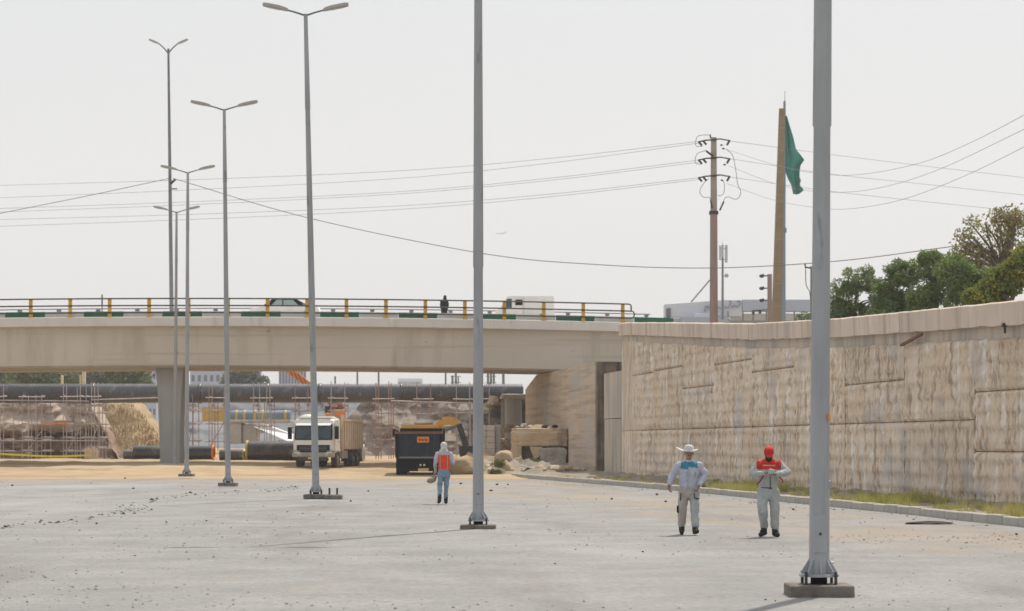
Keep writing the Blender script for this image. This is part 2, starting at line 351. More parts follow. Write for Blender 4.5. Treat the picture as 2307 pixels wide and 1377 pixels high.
# ------------------------------------------------------------ retaining wall with relief panels
wall = thing('retaining_wall', 'long tan retaining wall of relief-cast concrete panels on the right', 'wall', (wall_x(70), 70, 0))
WO = Vector((wall_x(70), 70, 0))
bk = MB()
wys = [24+i*1.0 for i in range(86)]
for i in range(len(wys)-1):
    a, b = wys[i], wys[i+1]; ta, tb = wall_top(a)-.55, wall_top(b)-.55; xa, xb = wall_x(a)+.06, wall_x(b)+.06
    bk.add([(xa,a,-.3),(xb,b,-.3),(xb,b,tb),(xa,a,ta),(xa+.5,a,-.3),(xb+.5,b,-.3),(xb+.5,b,tb),(xa+.5,a,ta)],
           [(0,1,2,3),(7,6,5,4),(3,2,6,7)]+([(1,5,6,2)] if i == len(wys)-2 else [])+([(4,0,3,7)] if i == 0 else []))
bk.build('backing', 'wall_back', wall, WO)
PU, PV = .33, .42
def relief(Y, z, amp):
    row = z/PV+.12*noise.noise(Vector((Y*.6, z*.4, 9))); k = math.floor(row); fr = row-k
    u = Y/PU+.14*(k % 2)+.16*math.sin(2*math.pi*fr)+.12*noise.noise(Vector((Y*.9, z*.9, 1))); c = math.floor(u)
    rdg = abs(math.sin(math.pi*u))**.85
    env = (fr/.22) if fr < .22 else (1-(fr-.22)/.78)**.85
    vary = .85+.7*noise.noise(Vector((c*3.7+.3, k*.9+.2, 2)))
    return amp*(.10+.90*rdg)*(.60+.40*env)*max(.25, vary)+.012*noise.noise(Vector((Y*2.3, z*2.3, 4)))
def panel(y0, y1, z0, z1f, amp, m='wall', name='wall_panel', proud=.0):
    nu = max(4, int((y1-y0)/.052)); zm = max(z1f(y0), z1f(y1)); nv = max(3, int((zm-z0)/.07))
    V, Fc = [], []; g = .014
    for j in range(nv+1):
        for i in range(nu+1):
            yy = y0+g+(y1-y0-2*g)*i/nu; zt = z1f(yy)-g; z = z0+g+(zt-z0-g)*j/nv
            e = min(1, min(i, nu-i)/1.5, min(j, nv-j)/1.0)
            ff = 1-smooth(102, 108, yy)
            V.append((wall_x(yy)-proud-relief(yy, z, amp*ff)*e-WO.x, yy-WO.y, z))
    n = nu+1
    for j in range(nv):
        for i in range(nu): Fc.append((j*n+i, j*n+i+1, (j+1)*n+i+1, (j+1)*n+i))
    rim = [i for i in range(n)]+[j*n+nu for j in range(1, nv+1)]+[nv*n+i for i in range(nu-1, -1, -1)]+[j*n for j in range(nv-1, 0, -1)]
    o = len(V); V += [(V[i][0]+.14+proud, V[i][1], V[i][2]) for i in rim]; q = len(rim)
    Fc += [(rim[k], o+k, o+(k+1) % q, rim[(k+1) % q]) for k in range(q)]
    me = pydata(name, V, Fc, [m], True); me.set_sharp_from_angle(angle=R(55)); return link(name, me, wall)
joints = [20+1.9+6.05*i for i in range(14)]       # 6 m bays
joints = [y for y in (58.0-6.05*5, 58.0-6.05*4, 58-6.05*3, 58-6.05*2, 58-6.05, 58.0, 63.95, 70.0, 76.1, 82.2, 88.4, 94.5, 100.8, 106.3, 109.0)]
def plain(y): return wall_top(y)-.60-.30-.05*noise.noise(Vector((y*1.3, 0, 0)))
J2 = {6: 3.6, 8: 4.4, 9: 4.9, 10: 4.1, 11: 5.06, 12: 5.0}
for i in range(len(joints)-1):
    y0, y1 = joints[i], joints[i+1]; z1 = 2.38 if y0 >= 57.9 else 1.55
    if i == len(joints)-2: z1 = 2.38
    panel(y0, y1, -.1, lambda y: z1, .13)
    if i in J2 or y0 < 57.9:
        j2 = J2.get(i, 3.1+.1*(i % 2)); panel(y0, y1, z1, lambda y: j2, .13); panel(y0, y1, j2, plain, .13)
    else: panel(y0, y1, z1, plain, .13)
    pl = MB(); n = 24
    prof = []
    for k in range(n+1):
        yy = y0+.01+(y1-y0-.02)*k/n; zb = plain(yy)-.02; zt = wall_top(yy)-.55; xx = wall_x(yy)+.03
        prof.append((xx, yy, zb, zt))
    V = []; 
    for xx, yy, zb, zt in prof: V += [(xx-.0, yy, zb), (xx-.0, yy, zt), (xx+.1, yy, zb)]
    Fc = []
    for k in range(n): Fc += [(3*k, 3*k+3, 3*k+4, 3*k+1), (3*k+2, 3*k+5, 3*k+3, 3*k)]
    pl.add(V, Fc); pl.build('plain_band', 'wall_smooth', wall, WO)
for k_, yj in enumerate(joints[1:-3]):
    zt_ = plain(yj)-.05; n_ = 14; V = []
    for q in range(n_+1):
        z = .05+(zt_-.05)*q/n_; wv = .02*nz(z*1.5, yj, 2); pr_ = .040+.03*nz(z*2.2, yj, 8); x = wall_x(yj)
        V += [(x-pr_, yj-.02+wv, z), (x-pr_, yj+.02+wv, z), (x+.05, yj+.02+wv, z), (x+.05, yj-.02+wv, z)]
    Fc = [(4*q+i, 4*q+(i+1) % 4, 4*q+4+(i+1) % 4, 4*q+4+i) for q in range(n_) for i in range(4)]+[(0,1,2,3), tuple(4*n_+i for i in (3,2,1,0))]
    MB().add(V, Fc).build('joint_filler', 'joint', wall, WO)
# coping: precast blocks, slightly uneven
for i in range(len(joints)-1):
    y0, y1 = joints[i], joints[i+1]; mb = MB(); n = 20; dx = random.uniform(-.02, .03); V = []
    for k in range(n+1):
        yy = y0+.012+(y1-y0-.024)*k/n; x = wall_x(yy); t = wall_top(yy)+.015*nz(yy*1.5, 3); b = wall_top(yy)-.60+.035*nz(yy*.9, i)
        fl = .012*abs(math.sin(yy*9))
        V += [(x-.15-dx-fl, yy, b), (x-.17-dx-fl, yy, t-.04), (x-.13-dx, yy, t), (x+.30, yy, t), (x+.30, yy, b)]
    Fc = []
    for k in range(n):
        for q in range(5): Fc.append((5*k+q, 5*k+5+q, 5*k+5+(q+1) % 5, 5*k+(q+1) % 5))
    Fc += [(0,1,2,3,4), tuple(5*n+q for q in (4,3,2,1,0))]
    mb.add(V, Fc); mb.build('coping_block', 'wall_top', wall, WO)
# abutment seat below the bridge end, dark recess, wall carrying on beyond the bridge
ab = thing('bridge_abutment', 'smooth stained concrete abutment under the bridge end with dark recess', 'abutment', (wall_x(112), 112, 0)); AO = Vector((wall_x(112), 112, 0))
def wbox(mb, y0, y1, z0, z1, d0, d1, z1b=None):
    z1b = z1 if z1b is None else z1b
    x00, x01, x10, x11 = wall_x(y0)+d0, wall_x(y0)+d1, wall_x(y1)+d0, wall_x(y1)+d1
    return mb.add([(x00,y0,z0),(x10,y1,z0),(x11,y1,z0),(x01,y0,z0),(x00,y0,z1),(x10,y1,z1b),(x11,y1,z1b),(x01,y0,z1)],
                  [(3,2,1,0),(4,5,6,7),(0,1,5,4),(1,2,6,5),(2,3,7,6),(3,0,4,7)])
wbox(MB(), 109.03, 114.0, -.2, 3.0, .02, 1.6).build('lower_panel', 'wall_smooth', ab, AO)
wbox(MB(), 109.03, 114.0, 3.03, 5.35, .0, 1.6).build('upper_panel', 'wall_smooth', ab, AO)
wbox(MB(), 114.02, 116.4, -.2, 5.3, 2.3, 3.2).build('recess_wall', 'streaked', ab, AO)
wbox(MB(), 116.45, 116.70, -.2, 6.05, .06, 2.25).build('recess_end', 'streaked', ab, AO)  # dark brown facing that closes the recess end
wbox(MB(), 109.03, 133, 5.10, 5.34, 2.45, 9).build('seat', 'concrete', ab, AO)
wl = thing('wing_wall', 'board-marked tan concrete wall carrying on beneath the bridge deck', 'wall', (wall_x(130), 130, 0)); LO = Vector((wall_x(130), 130, 0))
ww = [(116.75,121.6),(121.64,125.6),(125.64,130),(130.04,135),(135.04,140),(140.04,145)]
for k,(a,b) in enumerate(ww):
    rows = [(-.2,1.555),(1.56,3.205),(3.21,4.705),(4.71,6.08)]
    for r,(z0,z1) in enumerate(rows):
        d = 0 if k < 2 else .25
        zb = z1 if not (k == 5 and r == 3) else 5.3
        wbox(MB(), a, b, z0, z1, d+random.uniform(-.01,.01), d+1.0, zb).build('wall_panel', 'board', wl, LO)
wbox(MB(), 116.75, 145, -.2, 5.2, 1.26, 2.2).build('backing', 'wall_back', wl, LO)
# embankment behind the wall
def emb(t, Y):
    x0 = wall_x(Y)+.35 if Y < 109 else wall_x(Y)+2.6; x = x0+(60-x0)*t**2
    z = wall_top(Y)-.25 if Y < 108 else (5.05 if Y < 132 else 5.05)
    if Y >= 108: z += smooth(8, 12, x)*2.6
    return (x, Y, z+.15*nz(x*.3, Y*.3)*min(1, t*8))
struct(grid('embankment', list(np.linspace(0, 1, 26)), list(np.linspace(22, 107.8, 60))+[108.6,112,120,131,140,150,180,230,300], emb, 'verge'))
# diagonal steel offcut on the wall and small fixings
o = MB().bar(P(2047,777,59.9)+Vector((-.28,0,0)), P(2092,754,58.2)+Vector((-.28,0,0)), .16, .09); c0 = P(2047,777,59.9)
def wallpt(px, py, d=.2):
    Yw = 19.8*F/(px-CX+661); return Vector((wall_x(Yw)-d, Yw, PZ(py, Yw)))
a, b = wallpt(2046,778), wallpt(2093,753)
tag(MB().bar(a, b, .08, .07).build('steel_channel', 'rust', None, a), 'short rusty steel channel jutting diagonally from the upper right wall', 'steel offcut').location = a
a = wallpt(2282,733)
tag(MB().bar(a, a+Vector((.05,.5,.05)), .10).bar(a, a+Vector((0,0,-.2)), .05).build('bracket', 'bolt', None, a), 'small dark metal bracket near the top of the wall by the right edge', 'bracket').location = a
# stones laid behind the coping at the right edge
for k in range(3):
    p0 = Vector((wall_x(53-k*1.9)+.9, 53-k*1.9, wall_top(53-k*1.9)-.3))
    o = MB().bbox((-.4,-.88,0), (.4,.88,.62), .12).build('stone_block', 'old_concrete'); o.location = p0; o.rotation_euler = (0,0,R(7.5))
    tag(o, ('farthest','middle','nearest')[k]+' long tan stone block laid behind the wall coping at the right edge', 'stone block', 'stone blocks behind the coping')
# ------------------------------------------------------------ bridge
YB = 133.0
def deck_z(x): return 9.34-.0005*(x+19)**2
br = thing('bridge', 'pale beige concrete road overpass crossing the whole site', 'bridge', (-10, YB, 0)); BO = Vector((-10, YB, 0))
def swept(x0, x1, prof, n=40):
    mb = MB(); q = len(prof); V = []
    for k in range(n+1):
        x = x0+(x1-x0)*k/n; dz = deck_z(x)
        V += [(x, YB+y, dz+z) for y, z in prof]
    Fc = [(k*q+i, k*q+(i+1) % q, (k+1)*q+(i+1) % q, (k+1)*q+i) for k in range(n) for i in range(q)]
    Fc += [tuple(range(q)), tuple(n*q+i for i in range(q))[::-1]]
    return mb.add(V, Fc)
swept(-62, 9.5, [(0,-.52),(0,0),(.05,.03),(13,.03),(13.05,0),(13.05,-.52),(12.6,-.60),(.45,-.60)]).build('deck', 'fascia', br, BO)
swept(-62, 6.7, [(.50,-.595),(.62,-2.86),(.80,-2.98),(8.2,-2.98),(8.4,-.595)]).build('girder', 'girder', br, BO)
MB().box((8.0-1.4, YB+.62, 5.36), (9.0, YB+8, 8.3)).build('bearing_block', 'concrete', br, BO)
MB().tube([(6.85,YB+.35,5.6),(6.85,YB+.35,8.2)], .09, 8).build('drain_pipe', 'white_paint', br, BO)
# tapered pier
zt = 6.36; xa, xb = PX(352,YB+2), PX(416,YB+2)
MB().prism([(PX(361,134.6),-.3),(PX(405,134.6),-.3),(PX(405,134.6),1.6),(PX(406,134.6),3.4),(PX(409,134.6),5.0),(PX(413,134.6),zt),(PX(350,134.6),zt),(PX(355,134.6),5.0),(PX(357,134.6),3.4),(PX(360,134.6),1.6)], 134.6, 136.4, 'y').build('pier', 'pier', br, BO)
# painted kerb blocks on the deck edge: alternately green and white
wbl = 2.36; x = PX(10, YB); k = 0; x -= wbl*8
while x < 8.8:
    z = deck_z(x+wbl/2); g = (k % 2 == 0)
    mb = MB(); a, b = x+.015, x+wbl-.015
    mb.add([(a,YB+.22,deck_z(a)+.02),(b,YB+.22,deck_z(b)+.02),(b,YB+.50,deck_z(b)+.02),(a,YB+.50,deck_z(a)+.02),
            (a,YB+.25,deck_z(a)+.37),(b,YB+.25,deck_z(b)+.37),(b,YB+.47,deck_z(b)+.37),(a,YB+.47,deck_z(a)+.37)],
           [(3,2,1,0),(4,5,6,7),(0,1,5,4),(1,2,6,5),(2,3,7,6),(3,0,4,7)])
    mb.build('kerb_block', 'green_paint' if g else 'white_paint', br, BO); x += wbl; k += 1
# near railing
rl = thing('bridge_railing', 'low bridge railing of yellow posts and three dark rails', 'railing', (-10, YB, deck_z(-10))); RO = Vector((-10, YB, deck_z(-10)))
pm = MB().box((-.11,-.05,0), (.11,.03,1.12)).box((-.16,-.09,0), (.16,.07,.03)).mesh('post', 'yellow')
px = 70-89*5.0; posts = []
while px < 1440:
    xx = PX(px, YB+.12)
    if xx < 7: link('post', pm, rl, Vector((xx, YB+.12, deck_z(xx)+.02))-RO); posts.append(xx)
    px += 88.9
xe = PX(1416, YB)
for hh, xend in ((1.12, xe), (.70, xe+.15), (.28, xe+.15)):
    pts = [(x, YB+.02, deck_z(x)+hh) for x in np.linspace(-55, xend, 40)]
    MB().tube(pts, .045, 6).build('rail', 'rail', rl, RO)
z0 = deck_z(xe)
MB().tube([(xe,YB+.02,z0+1.12),(xe+.12,YB+.02,z0+1.08),(xe+.16,YB+.02,z0+.98),(xe+.16,YB+.02,z0+.72)], .045, 6).build('rail_end', 'rail', rl, RO)
MB().tube([(xe+.15,YB+.02,z0+.70),(xe+.30,YB+.02,z0+.66),(xe+.36,YB+.02,z0+.49),(xe+.30,YB+.02,z0+.32),(xe+.15,YB+.02,z0+.28)], .045, 6).build('rail_end', 'rail', rl, RO)
# far guard rail
gr = thing('guard_rail', 'dark steel guard rail along the far side of the bridge deck', 'guard rail', (-10, YB+11.5, deck_z(-10))); GO = Vector((-10, YB+11.5, deck_z(-10)))
MB().tube([(x, YB+11.4, deck_z(x)+.95) for x in np.linspace(-55, 9, 30)], .05, 6).build('rail', 'dark_galv', gr, GO)
MB().tube([(x, YB+11.4, deck_z(x)+1.22) for x in np.linspace(-55, 9, 30)], .04, 6).build('rail', 'dark_galv', gr, GO)
gm = MB().box((-.06,-.06,0), (.06,.06,1.05)).box((-.14,-.08,1.04), (.14,.08,1.24)).mesh('post', 'dark_galv')
for k in range(26):
    xx = -55+k*2.55; link('post', gm, gr, Vector((xx, YB+11.55, deck_z(xx)+.02))-GO)
# far deck kerb
# ------------------------------------------------------------ lamp posts
def lamp_parts(root, H=15.4, rb=.118, rt=.062, style=0, ph=.13, zb=.0, lean=0.0):
    """pole with arms across the view; zb = top of flange; lean = sideways shift at the top"""
    def lx(z): return lean*(z/H)
    pm_ = 'galv' if style == 0 else 'dark_galv'
    secs = [(zb,rb),(5.4,rb*.82),(5.42,rb*.92),(12.3,rb*.66),(12.32,rb*.74),(H,rt)] if style == 0 else [(0,.14),(H*.5,.11),(H,.07)]
    MB().tube([(lx(z),0,z) for z,_ in secs], [r for _,r in secs], 14).build('pole', pm_, root, sm='auto')
    if style == 0:
        MB().prism([(.235*math.cos(R(45*k+22.5)), .235*math.sin(R(45*k+22.5))) for k in range(8)], zb, zb+.03, 'z').build('flange', 'galv', root)
        for k in range(8):
            a = R(45*k); c, s = math.cos(a), math.sin(a); t = .008
            prof = [(.10,zb+.03),(.205,zb+.03),(.205,zb+.06),(.105,zb+.22)]
            V = [(c*u-s*tt, s*u+c*tt, v) for tt in (-t,t) for u,v in prof]
            MB().add(V, [(0,1,2,3),(7,6,5,4),(0,4,5,1),(1,5,6,2),(2,6,7,3),(3,7,4,0)]).build('gusset', 'galv', root)
        MB().prism([(-.075,.5),(.075,.5),(.075,.92),(0,.95),(-.075,.92)], -rb-.004, -rb+.05, 'y').build('access_door', 'galv', root)
        MB().box((-.012,-rb-.012,.7), (.012,-rb-.005,.73)).build('door_lock', 'bolt', root)
        bm_ = MB().tube([(0,0,0),(0,0,zb-ph+.06)], .018, 6).mesh('anchor_bolt', 'bolt')
        for sx in (-1,1):
            for sy in (-1,1): link('anchor_bolt', bm_, root, (.17*sx, .17*sy, ph))
        MB().tube([(0,0,ph-.01),(0,0,zb)], .10, 10).build('stub', 'black', root)
        pl = MB().bbox((-.36,-.36,-.06), (.36,.36,ph), .012)
        for i,v in enumerate(pl.v): pl.v[i] = (v[0]+.02*nz(*v), v[1]+.02*nz(v[1],v[2],v[0]), v[2]+.012*nz(v[0]*3,v[1]*3))
        pl.build('plinth', 'plinth', root)
    for s in (-1, 1):
        if style == 0:
            MB().tube([(lean,0,H-.05),(lean+s*.30,0,H+.05),(lean+s*.62,0,H+.14)], [.035,.03,.028], 7).build('arm', 'dark_galv', root)
            a0, a1, rise, wd, th = .56, 1.36, .22, .15, .075
        else:
            MB().tube([(lean,0,H-.3),(lean+s*.30,0,H+.06),(lean+s*.62,0,H+.34)], [.05,.045,.04], 7).build('arm', 'dark_galv', root)
            a0, a1, rise, wd, th = .56, 1.25, .34, .13, .08
        zb0 = H+.12 if style == 0 else H+.28
        mb = MB(); V = []; st = [(0,.35),(.12,.8),(.35,1),(.75,1),(.93,.85),(1,.5)]
        for t, k in st:
            x = lean+s*(a0+(a1-a0)*t); z = zb0+rise*t-(.05*t*t); ww_ = wd*k; hh_ = th*(.6+.4*k)
            V += [(x,-ww_,z-.03),(x,ww_,z-.03),(x,ww_*.75,z+hh_),(x,-ww_*.75,z+hh_)]
        q = 4; Fc = [(k*q+i, k*q+(i+1) % q, (k+1)*q+(i+1) % q, (k+1)*q+i) for k in range(len(st)-1) for i in range(q)]+[(0,1,2,3), tuple(q*(len(st)-1)+i for i in (3,2,1,0))]
        hd = mb.add(V, Fc).build('lamp_head', 'lamp', root, sm='auto')
        V = []
        for t in (.3,.85):
            x = lean+s*(a0+(a1-a0)*t); z = zb0+rise*t-.05*t*t-.034
            V += [(x,-wd*.75,z),(x,wd*.75,z),(x,wd*.75,z-.015),(x,-wd*.75,z-.015)]
        MB().add(V, [(0,1,2,3),(7,6,5,4),(0,4,5,1),(1,5,6,2),(2,6,7,3),(3,7,4,0)]).build('lens', 'lens', hd)
lamps = [ # px, photo row of plinth foot, depth Y, lean, label
 (1845, 1345, 25.6, .10, 'nearest galvanised lamp post on a broken concrete footing, cut by the picture top'),
 (1077.5, 1191, 46.0, .0, 'galvanised lamp post right of the worker in the orange vest, cut by the picture top'),
 (712, 1119, 70.5, -.33, 'tall galvanised twin-arm lamp post in front of the white truck'),
 (514, 1092, 90.5, -.16, 'galvanised twin-arm lamp post between the bridge pier and the white truck'),
 (420.5, 1071, 111.5, .06, 'galvanised twin-arm lamp post just right of the bridge pier'),
 (394, 1064, 130.6, .10, 'thin galvanised twin-arm lamp post standing in front of the bridge pier'),
]
for px, py, Yl, lean, lab in lamps:
    zb_ = max(0, PZ(py, Yl)) if Yl > 60 else 0.0
    root = thing('lamp_post', lab, 'lamp post', (PX(px, Yl), Yl, zb_), 0, 'twin-arm lamp posts along the road')
    lamp_parts(root, 15.4-zb_, zb=.22 if Yl < 30 else .15, lean=lean, ph=.13 if Yl < 30 else .075)
root = thing('lamp_post', 'tallest dark lamp post with two V-shaped arms standing on the bridge', 'lamp post', (PX(387,142.5), 142.5, deck_z(-21)+.03), 0)
lamp_parts(root, 17.75, style=1, lean=-.22)
MB().box((-.22,-.22,0), (.22,.22,.12)).build('base_plate', 'bolt', root)
MB().bar((-.05,-.12,9.05), (.25,-.12,9.35), .12).bar((-.2,0,8.75), (.35,0,8.75), .07).build('cable_bracket', 'bolt', root)
a = PX(1865, 25.5)
# tag on the nearest post
nearest = [o for o in COL.objects if o.get('label', '').startswith('nearest galv')][0]
MB().box((.085,-.10,2.02), (.115,.02,2.09)).build('paper_tag', 'orange', nearest)
MB().bbox((.10,-.05,1.25), (.135,.0,1.33), .01).build('hatch_knob', 'galv', nearest)
fb = G(748, 1126); o = MB().bbox((-.26,-.3,-.05), (.28,.3,.15), .03).build('footing_block', 'plinth'); o.location = fb+Vector((0,.5,0))
tag(o, 'low concrete footing with upright bolts beside the lamp post before the truck', 'footing')
for dx, dy in ((-.12,-.15),(.12,-.15),(-.12,.15),(.12,.15)): MB().tube([(dx,dy,.14),(dx,dy,.36)], .02, 6).build('anchor_bolt', 'bolt', o)
# ------------------------------------------------------------ excavation banks
def bank_fn(x0, x1, z0, topf, Yf, amp, rightslope, seed, thick):
    def f(u, v):
        x = x0+(x1-x0)*u; zt = topf(x)
        if v <= 1: z = z0+(zt-z0)*v; y = Yf+rightslope*v
        else: z = zt+.25*nz(x*.3, v*7, seed); y = Yf+rightslope+(v-1)*thick
        d = amp*(nz(x*.22, z*.5, seed)+.45*nz(x*.9, z*1.2, seed+4)+.5*noise.noise(Vector((x*.12, z*1.6, seed))))
        if seed == 1 and v <= 1:
            for zc_, wd_, dep in ((.75,.5,2.0),(2.25,.42,1.7)):
                d -= dep*math.exp(-((z-zc_-.5*nz(x*.15, 0, 3))/wd_)**2)*smooth(-.25, .25, nz(x*.3, zc_, 11)+.15)
        return (x+.25*nz(x*.7, z, seed+8), y-d*(1 if v <= 1 else .3), z)
    return f
def bank(name, x0, x1, z0, topf, Yf, amp, slope, seed, thick, m, nu=120, nv=30):
    vs = list(np.linspace(0, 1, nv))+[1.1,1.4,2.0]
    o = grid(name, list(np.linspace(0, 1, nu)), vs, bank_fn(x0, x1, z0, topf, Yf, amp, slope, seed, thick), m, True)
    o.data.set_sharp_from_angle(angle=R(28))
    if seed == 1:
        o.data.materials.append(M('spoil'))
        for p in o.data.polygons: p.material_index = 1 if p.center.z > 3.1+1.0*nz(p.center.x*.2, p.center.z*.3, 6) else 0
    return struct(o)
bank('cut_bank', -75, PX(290,176), -.2, lambda x: 5.4-5.4*smooth(PX(185,176), PX(285,176), x), 174, 1.1, 2.0, 1, 4, 'bank', 170, 44)
bank('dry_slope', -60, PX(400,205), .4, lambda x: 5.4-3.6*smooth(PX(300,205), PX(400,205), x), 196, .35, 6, 2, 5, 'dry_grass', 120, 30)
bank('rubble_slope', PX(770,196), 6, .3, lambda x: PZ(896,196)-2.2*(1-smooth(PX(760,196), PX(840,196), x)), 190, .75, 5, 3, 6, 'rubble', 130, 40)
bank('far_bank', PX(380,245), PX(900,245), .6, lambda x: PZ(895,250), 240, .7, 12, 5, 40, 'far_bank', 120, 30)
# dry tufts along the golden slope
V, Fc = [], []
for k in range(5200):
    u = random.random(); x = -58+(PX(395,205)+58)*u; tp = 5.4-3.6*smooth(PX(300,205), PX(400,205), x); v = random.random(); z = .4+(tp-.4)*v; y = 196+6*v-.25
    a = random.uniform(0, 6.28); h = random.uniform(.15,.42); b = len(V)
    V += [(x-.05*math.cos(a), y, z-.05), (x+.05*math.cos(a), y, z-.05), (x+random.uniform(-.15,.15), y-random.uniform(.1,.35), z+h)]; Fc.append((b,b+1,b+2))
stuff(link('dry_grass', pydata('dry_grass', V, Fc, ['dry_grass'])), 'dry golden grass covering the slope behind the bridge pier', 'dry grass')
# ------------------------------------------------------------ corrugated pipes
def pipe_mesh(name, L, r, m, pitch=.18, n=28, hollow=True):
    mb = MB(); V = []; prof = []; k = 0; x = 0
    while x < L-1e-6:
        prof += [(x, r), (x+pitch*.45, r), (x+pitch*.52, r*.93), (x+pitch*.93, r*.93)]; x += pitch
    prof.append((L, r)); 
    prof = prof+[(L, r*.88), (0, r*.88)] if hollow else prof
    for xx, rr in prof: V += [(xx, rr*math.cos(2*math.pi*j/n), rr*math.sin(2*math.pi*j/n)) for j in range(n)]
    q = len(prof); rng_ = range(q) if hollow else range(q-1)
    Fc = [(i*n+j, i*n+(j+1) % n, ((i+1) % q)*n+(j+1) % n, ((i+1) % q)*n+j) for i in rng_ for j in range(n)]
    me = mb.add(V, Fc).mesh(name, m, sm=True); me.set_sharp_from_angle(angle=R(25)); return me
def ring_mesh(name, r, w_, m, n=28, rin=.86):
    prof = [(0,r*1.04),(w_,r*1.04),(w_,r*rin),(0,r*rin)]; V = []
    for xx, rr in prof: V += [(xx, rr*math.cos(2*math.pi*j/n), rr*math.sin(2*math.pi*j/n)) for j in range(n)]
    Fc = [(i*n+j, i*n+(j+1) % n, ((i+1) % 4)*n+(j+1) % n, ((i+1) % 4)*n+j) for i in range(4) for j in range(n)]
    return MB().add(V, Fc).mesh(name, m, sm=True)
YP = 170.5; zc = PZ(886.5, YP)
pl = thing('elevated_pipeline', 'long dark corrugated pipeline carried on scaffolding across the site', 'pipeline', (PX(-30,YP), YP, zc))
xl, xr = PX(-30, YP), PX(1176, YP); cuts = [PX(p, YP) for p in (-30, 212, 452, 605, 722, 905, 1090, 1176)]
for k in range(len(cuts)-1):
    me = pipe_mesh('pipe_section', cuts[k+1]-cuts[k]-.03, .74+.008*(k % 2), 'pipe' if k in (0,5,6) else 'pipe_grey')
    link('pipe_section', me, pl, (cuts[k]-xl, 0, 0)); 
    if k: link('coupling', ring_mesh('coupling', .75, .18, 'pipe'), pl, (cuts[k]-xl-.1, 0, 0))
def gpipe(px0, px1, y0, y1, Yp, m, label, rz=0, rim=None, rimleft=None, zoff=0):
    r = (y1-y0)/F*Yp/2; a = P((px0+0), (y0+y1)/2, Yp); L = (px1-px0)/F*Yp
    root = thing('corrugated_pipe', label, 'pipe', a, rz, 'corrugated pipes lying on the sand')
    link('pipe_body', pipe_mesh('pipe_body', L, r, m, .16), root)
    if rim: link('end_ring', ring_mesh('end_ring', r, .12, rim), root, (L-.06,0,0))
    if rimleft: link('end_ring', ring_mesh('end_ring', r, .14, rimleft), root, (-.06,0,0))
    return root
gpipe(302, 482, 1004, 1036, 150, 'pipe', 'dark corrugated pipe with orange end ring behind the bridge pier', R(-2.5), 'orange')
gpipe(279, 304, 1014, 1035, 153, 'pipe_grey', 'short thin grey corrugated pipe end at the foot of the dry bank')
gpipe(495, 549, 1012, 1038, 151, 'pipe_grey', 'short grey corrugated pipe with yellow rim left of the big black pipe', 0, 'pipe_rim')
gpipe(557, 700, 993, 1040, 150, 'pipe', 'big black corrugated pipe with yellow rim left of the white truck', 0, None, 'pipe_rim')
gpipe(770, 819, 1002, 1047, 146, 'pipe', 'big black corrugated pipe with pale rim right of the white truck', 0, 'slab_white')
# ------------------------------------------------------------ scaffold towers
post_cache = {}
def scaffold(pxs, Yf, ytop, ybase, levels, label, red=False, depth=3.3, beam=None):
    x0 = PX(pxs[0], Yf); zb = PZ(ybase, Yf); zt = PZ(ytop, Yf); H = zt-zb; root = thing('scaffold_tower', label, 'scaffold', (x0, Yf, zb), 0, 'scaffold towers under the pipeline')
    m = 'scaffold_red' if red else 'scaffold'
    key = (round(H,2), m)
    if key not in post_cache: post_cache[key] = MB().tube([(0,0,0),(0,0,H)], .034, 6).mesh('post', m)
    xsx = [PX(p, Yf)-x0 for p in pxs]
    for xx in xsx:
        for yy in (0, depth): 
            link('post', post_cache[key], root, (xx, yy, random.uniform(0,.25)-.15))
            MB().box((xx-.1,yy-.1,-.18), (xx+.1,yy+.1,-.12)).build('base_plate', 'scaffold', root)
    for ly in levels:
        z = PZ(ly, Yf)-zb
        for yy in (-.05, depth+.05): MB().tube([(xsx[0]-.25,yy,z),(xsx[-1]+.25,yy,z+random.uniform(-.03,.03))], .034, 6).build('ledger', 'ledger_white' if ly < 902 else 'scaffold', root)
        for xx in xsx[::len(xsx)-1]: MB().tube([(xx+.05,-.2,z+.08),(xx+.05,depth+.2,z+.08)], .036, 6).build('transom', 'scaffold', root)
    MB().tube([(xsx[0],-.09,.2),(xsx[-1],-.09,H*.45)], .034, 6).build('brace', m, root)
    # beam carrying the pipe
    z = PZ(911, Yf)-zb
    for xx in (xsx[0]+.1, xsx[-1]-.1): MB().box((xx-.06,-.2,z-.15), (xx+.06,depth+.2,z+.03)).build('pipe_bearer', 'scaffold', root)
    return root
YS = 168.8
lab = {
 'a': 'scaffold tower at the far left edge under the pipeline',
}
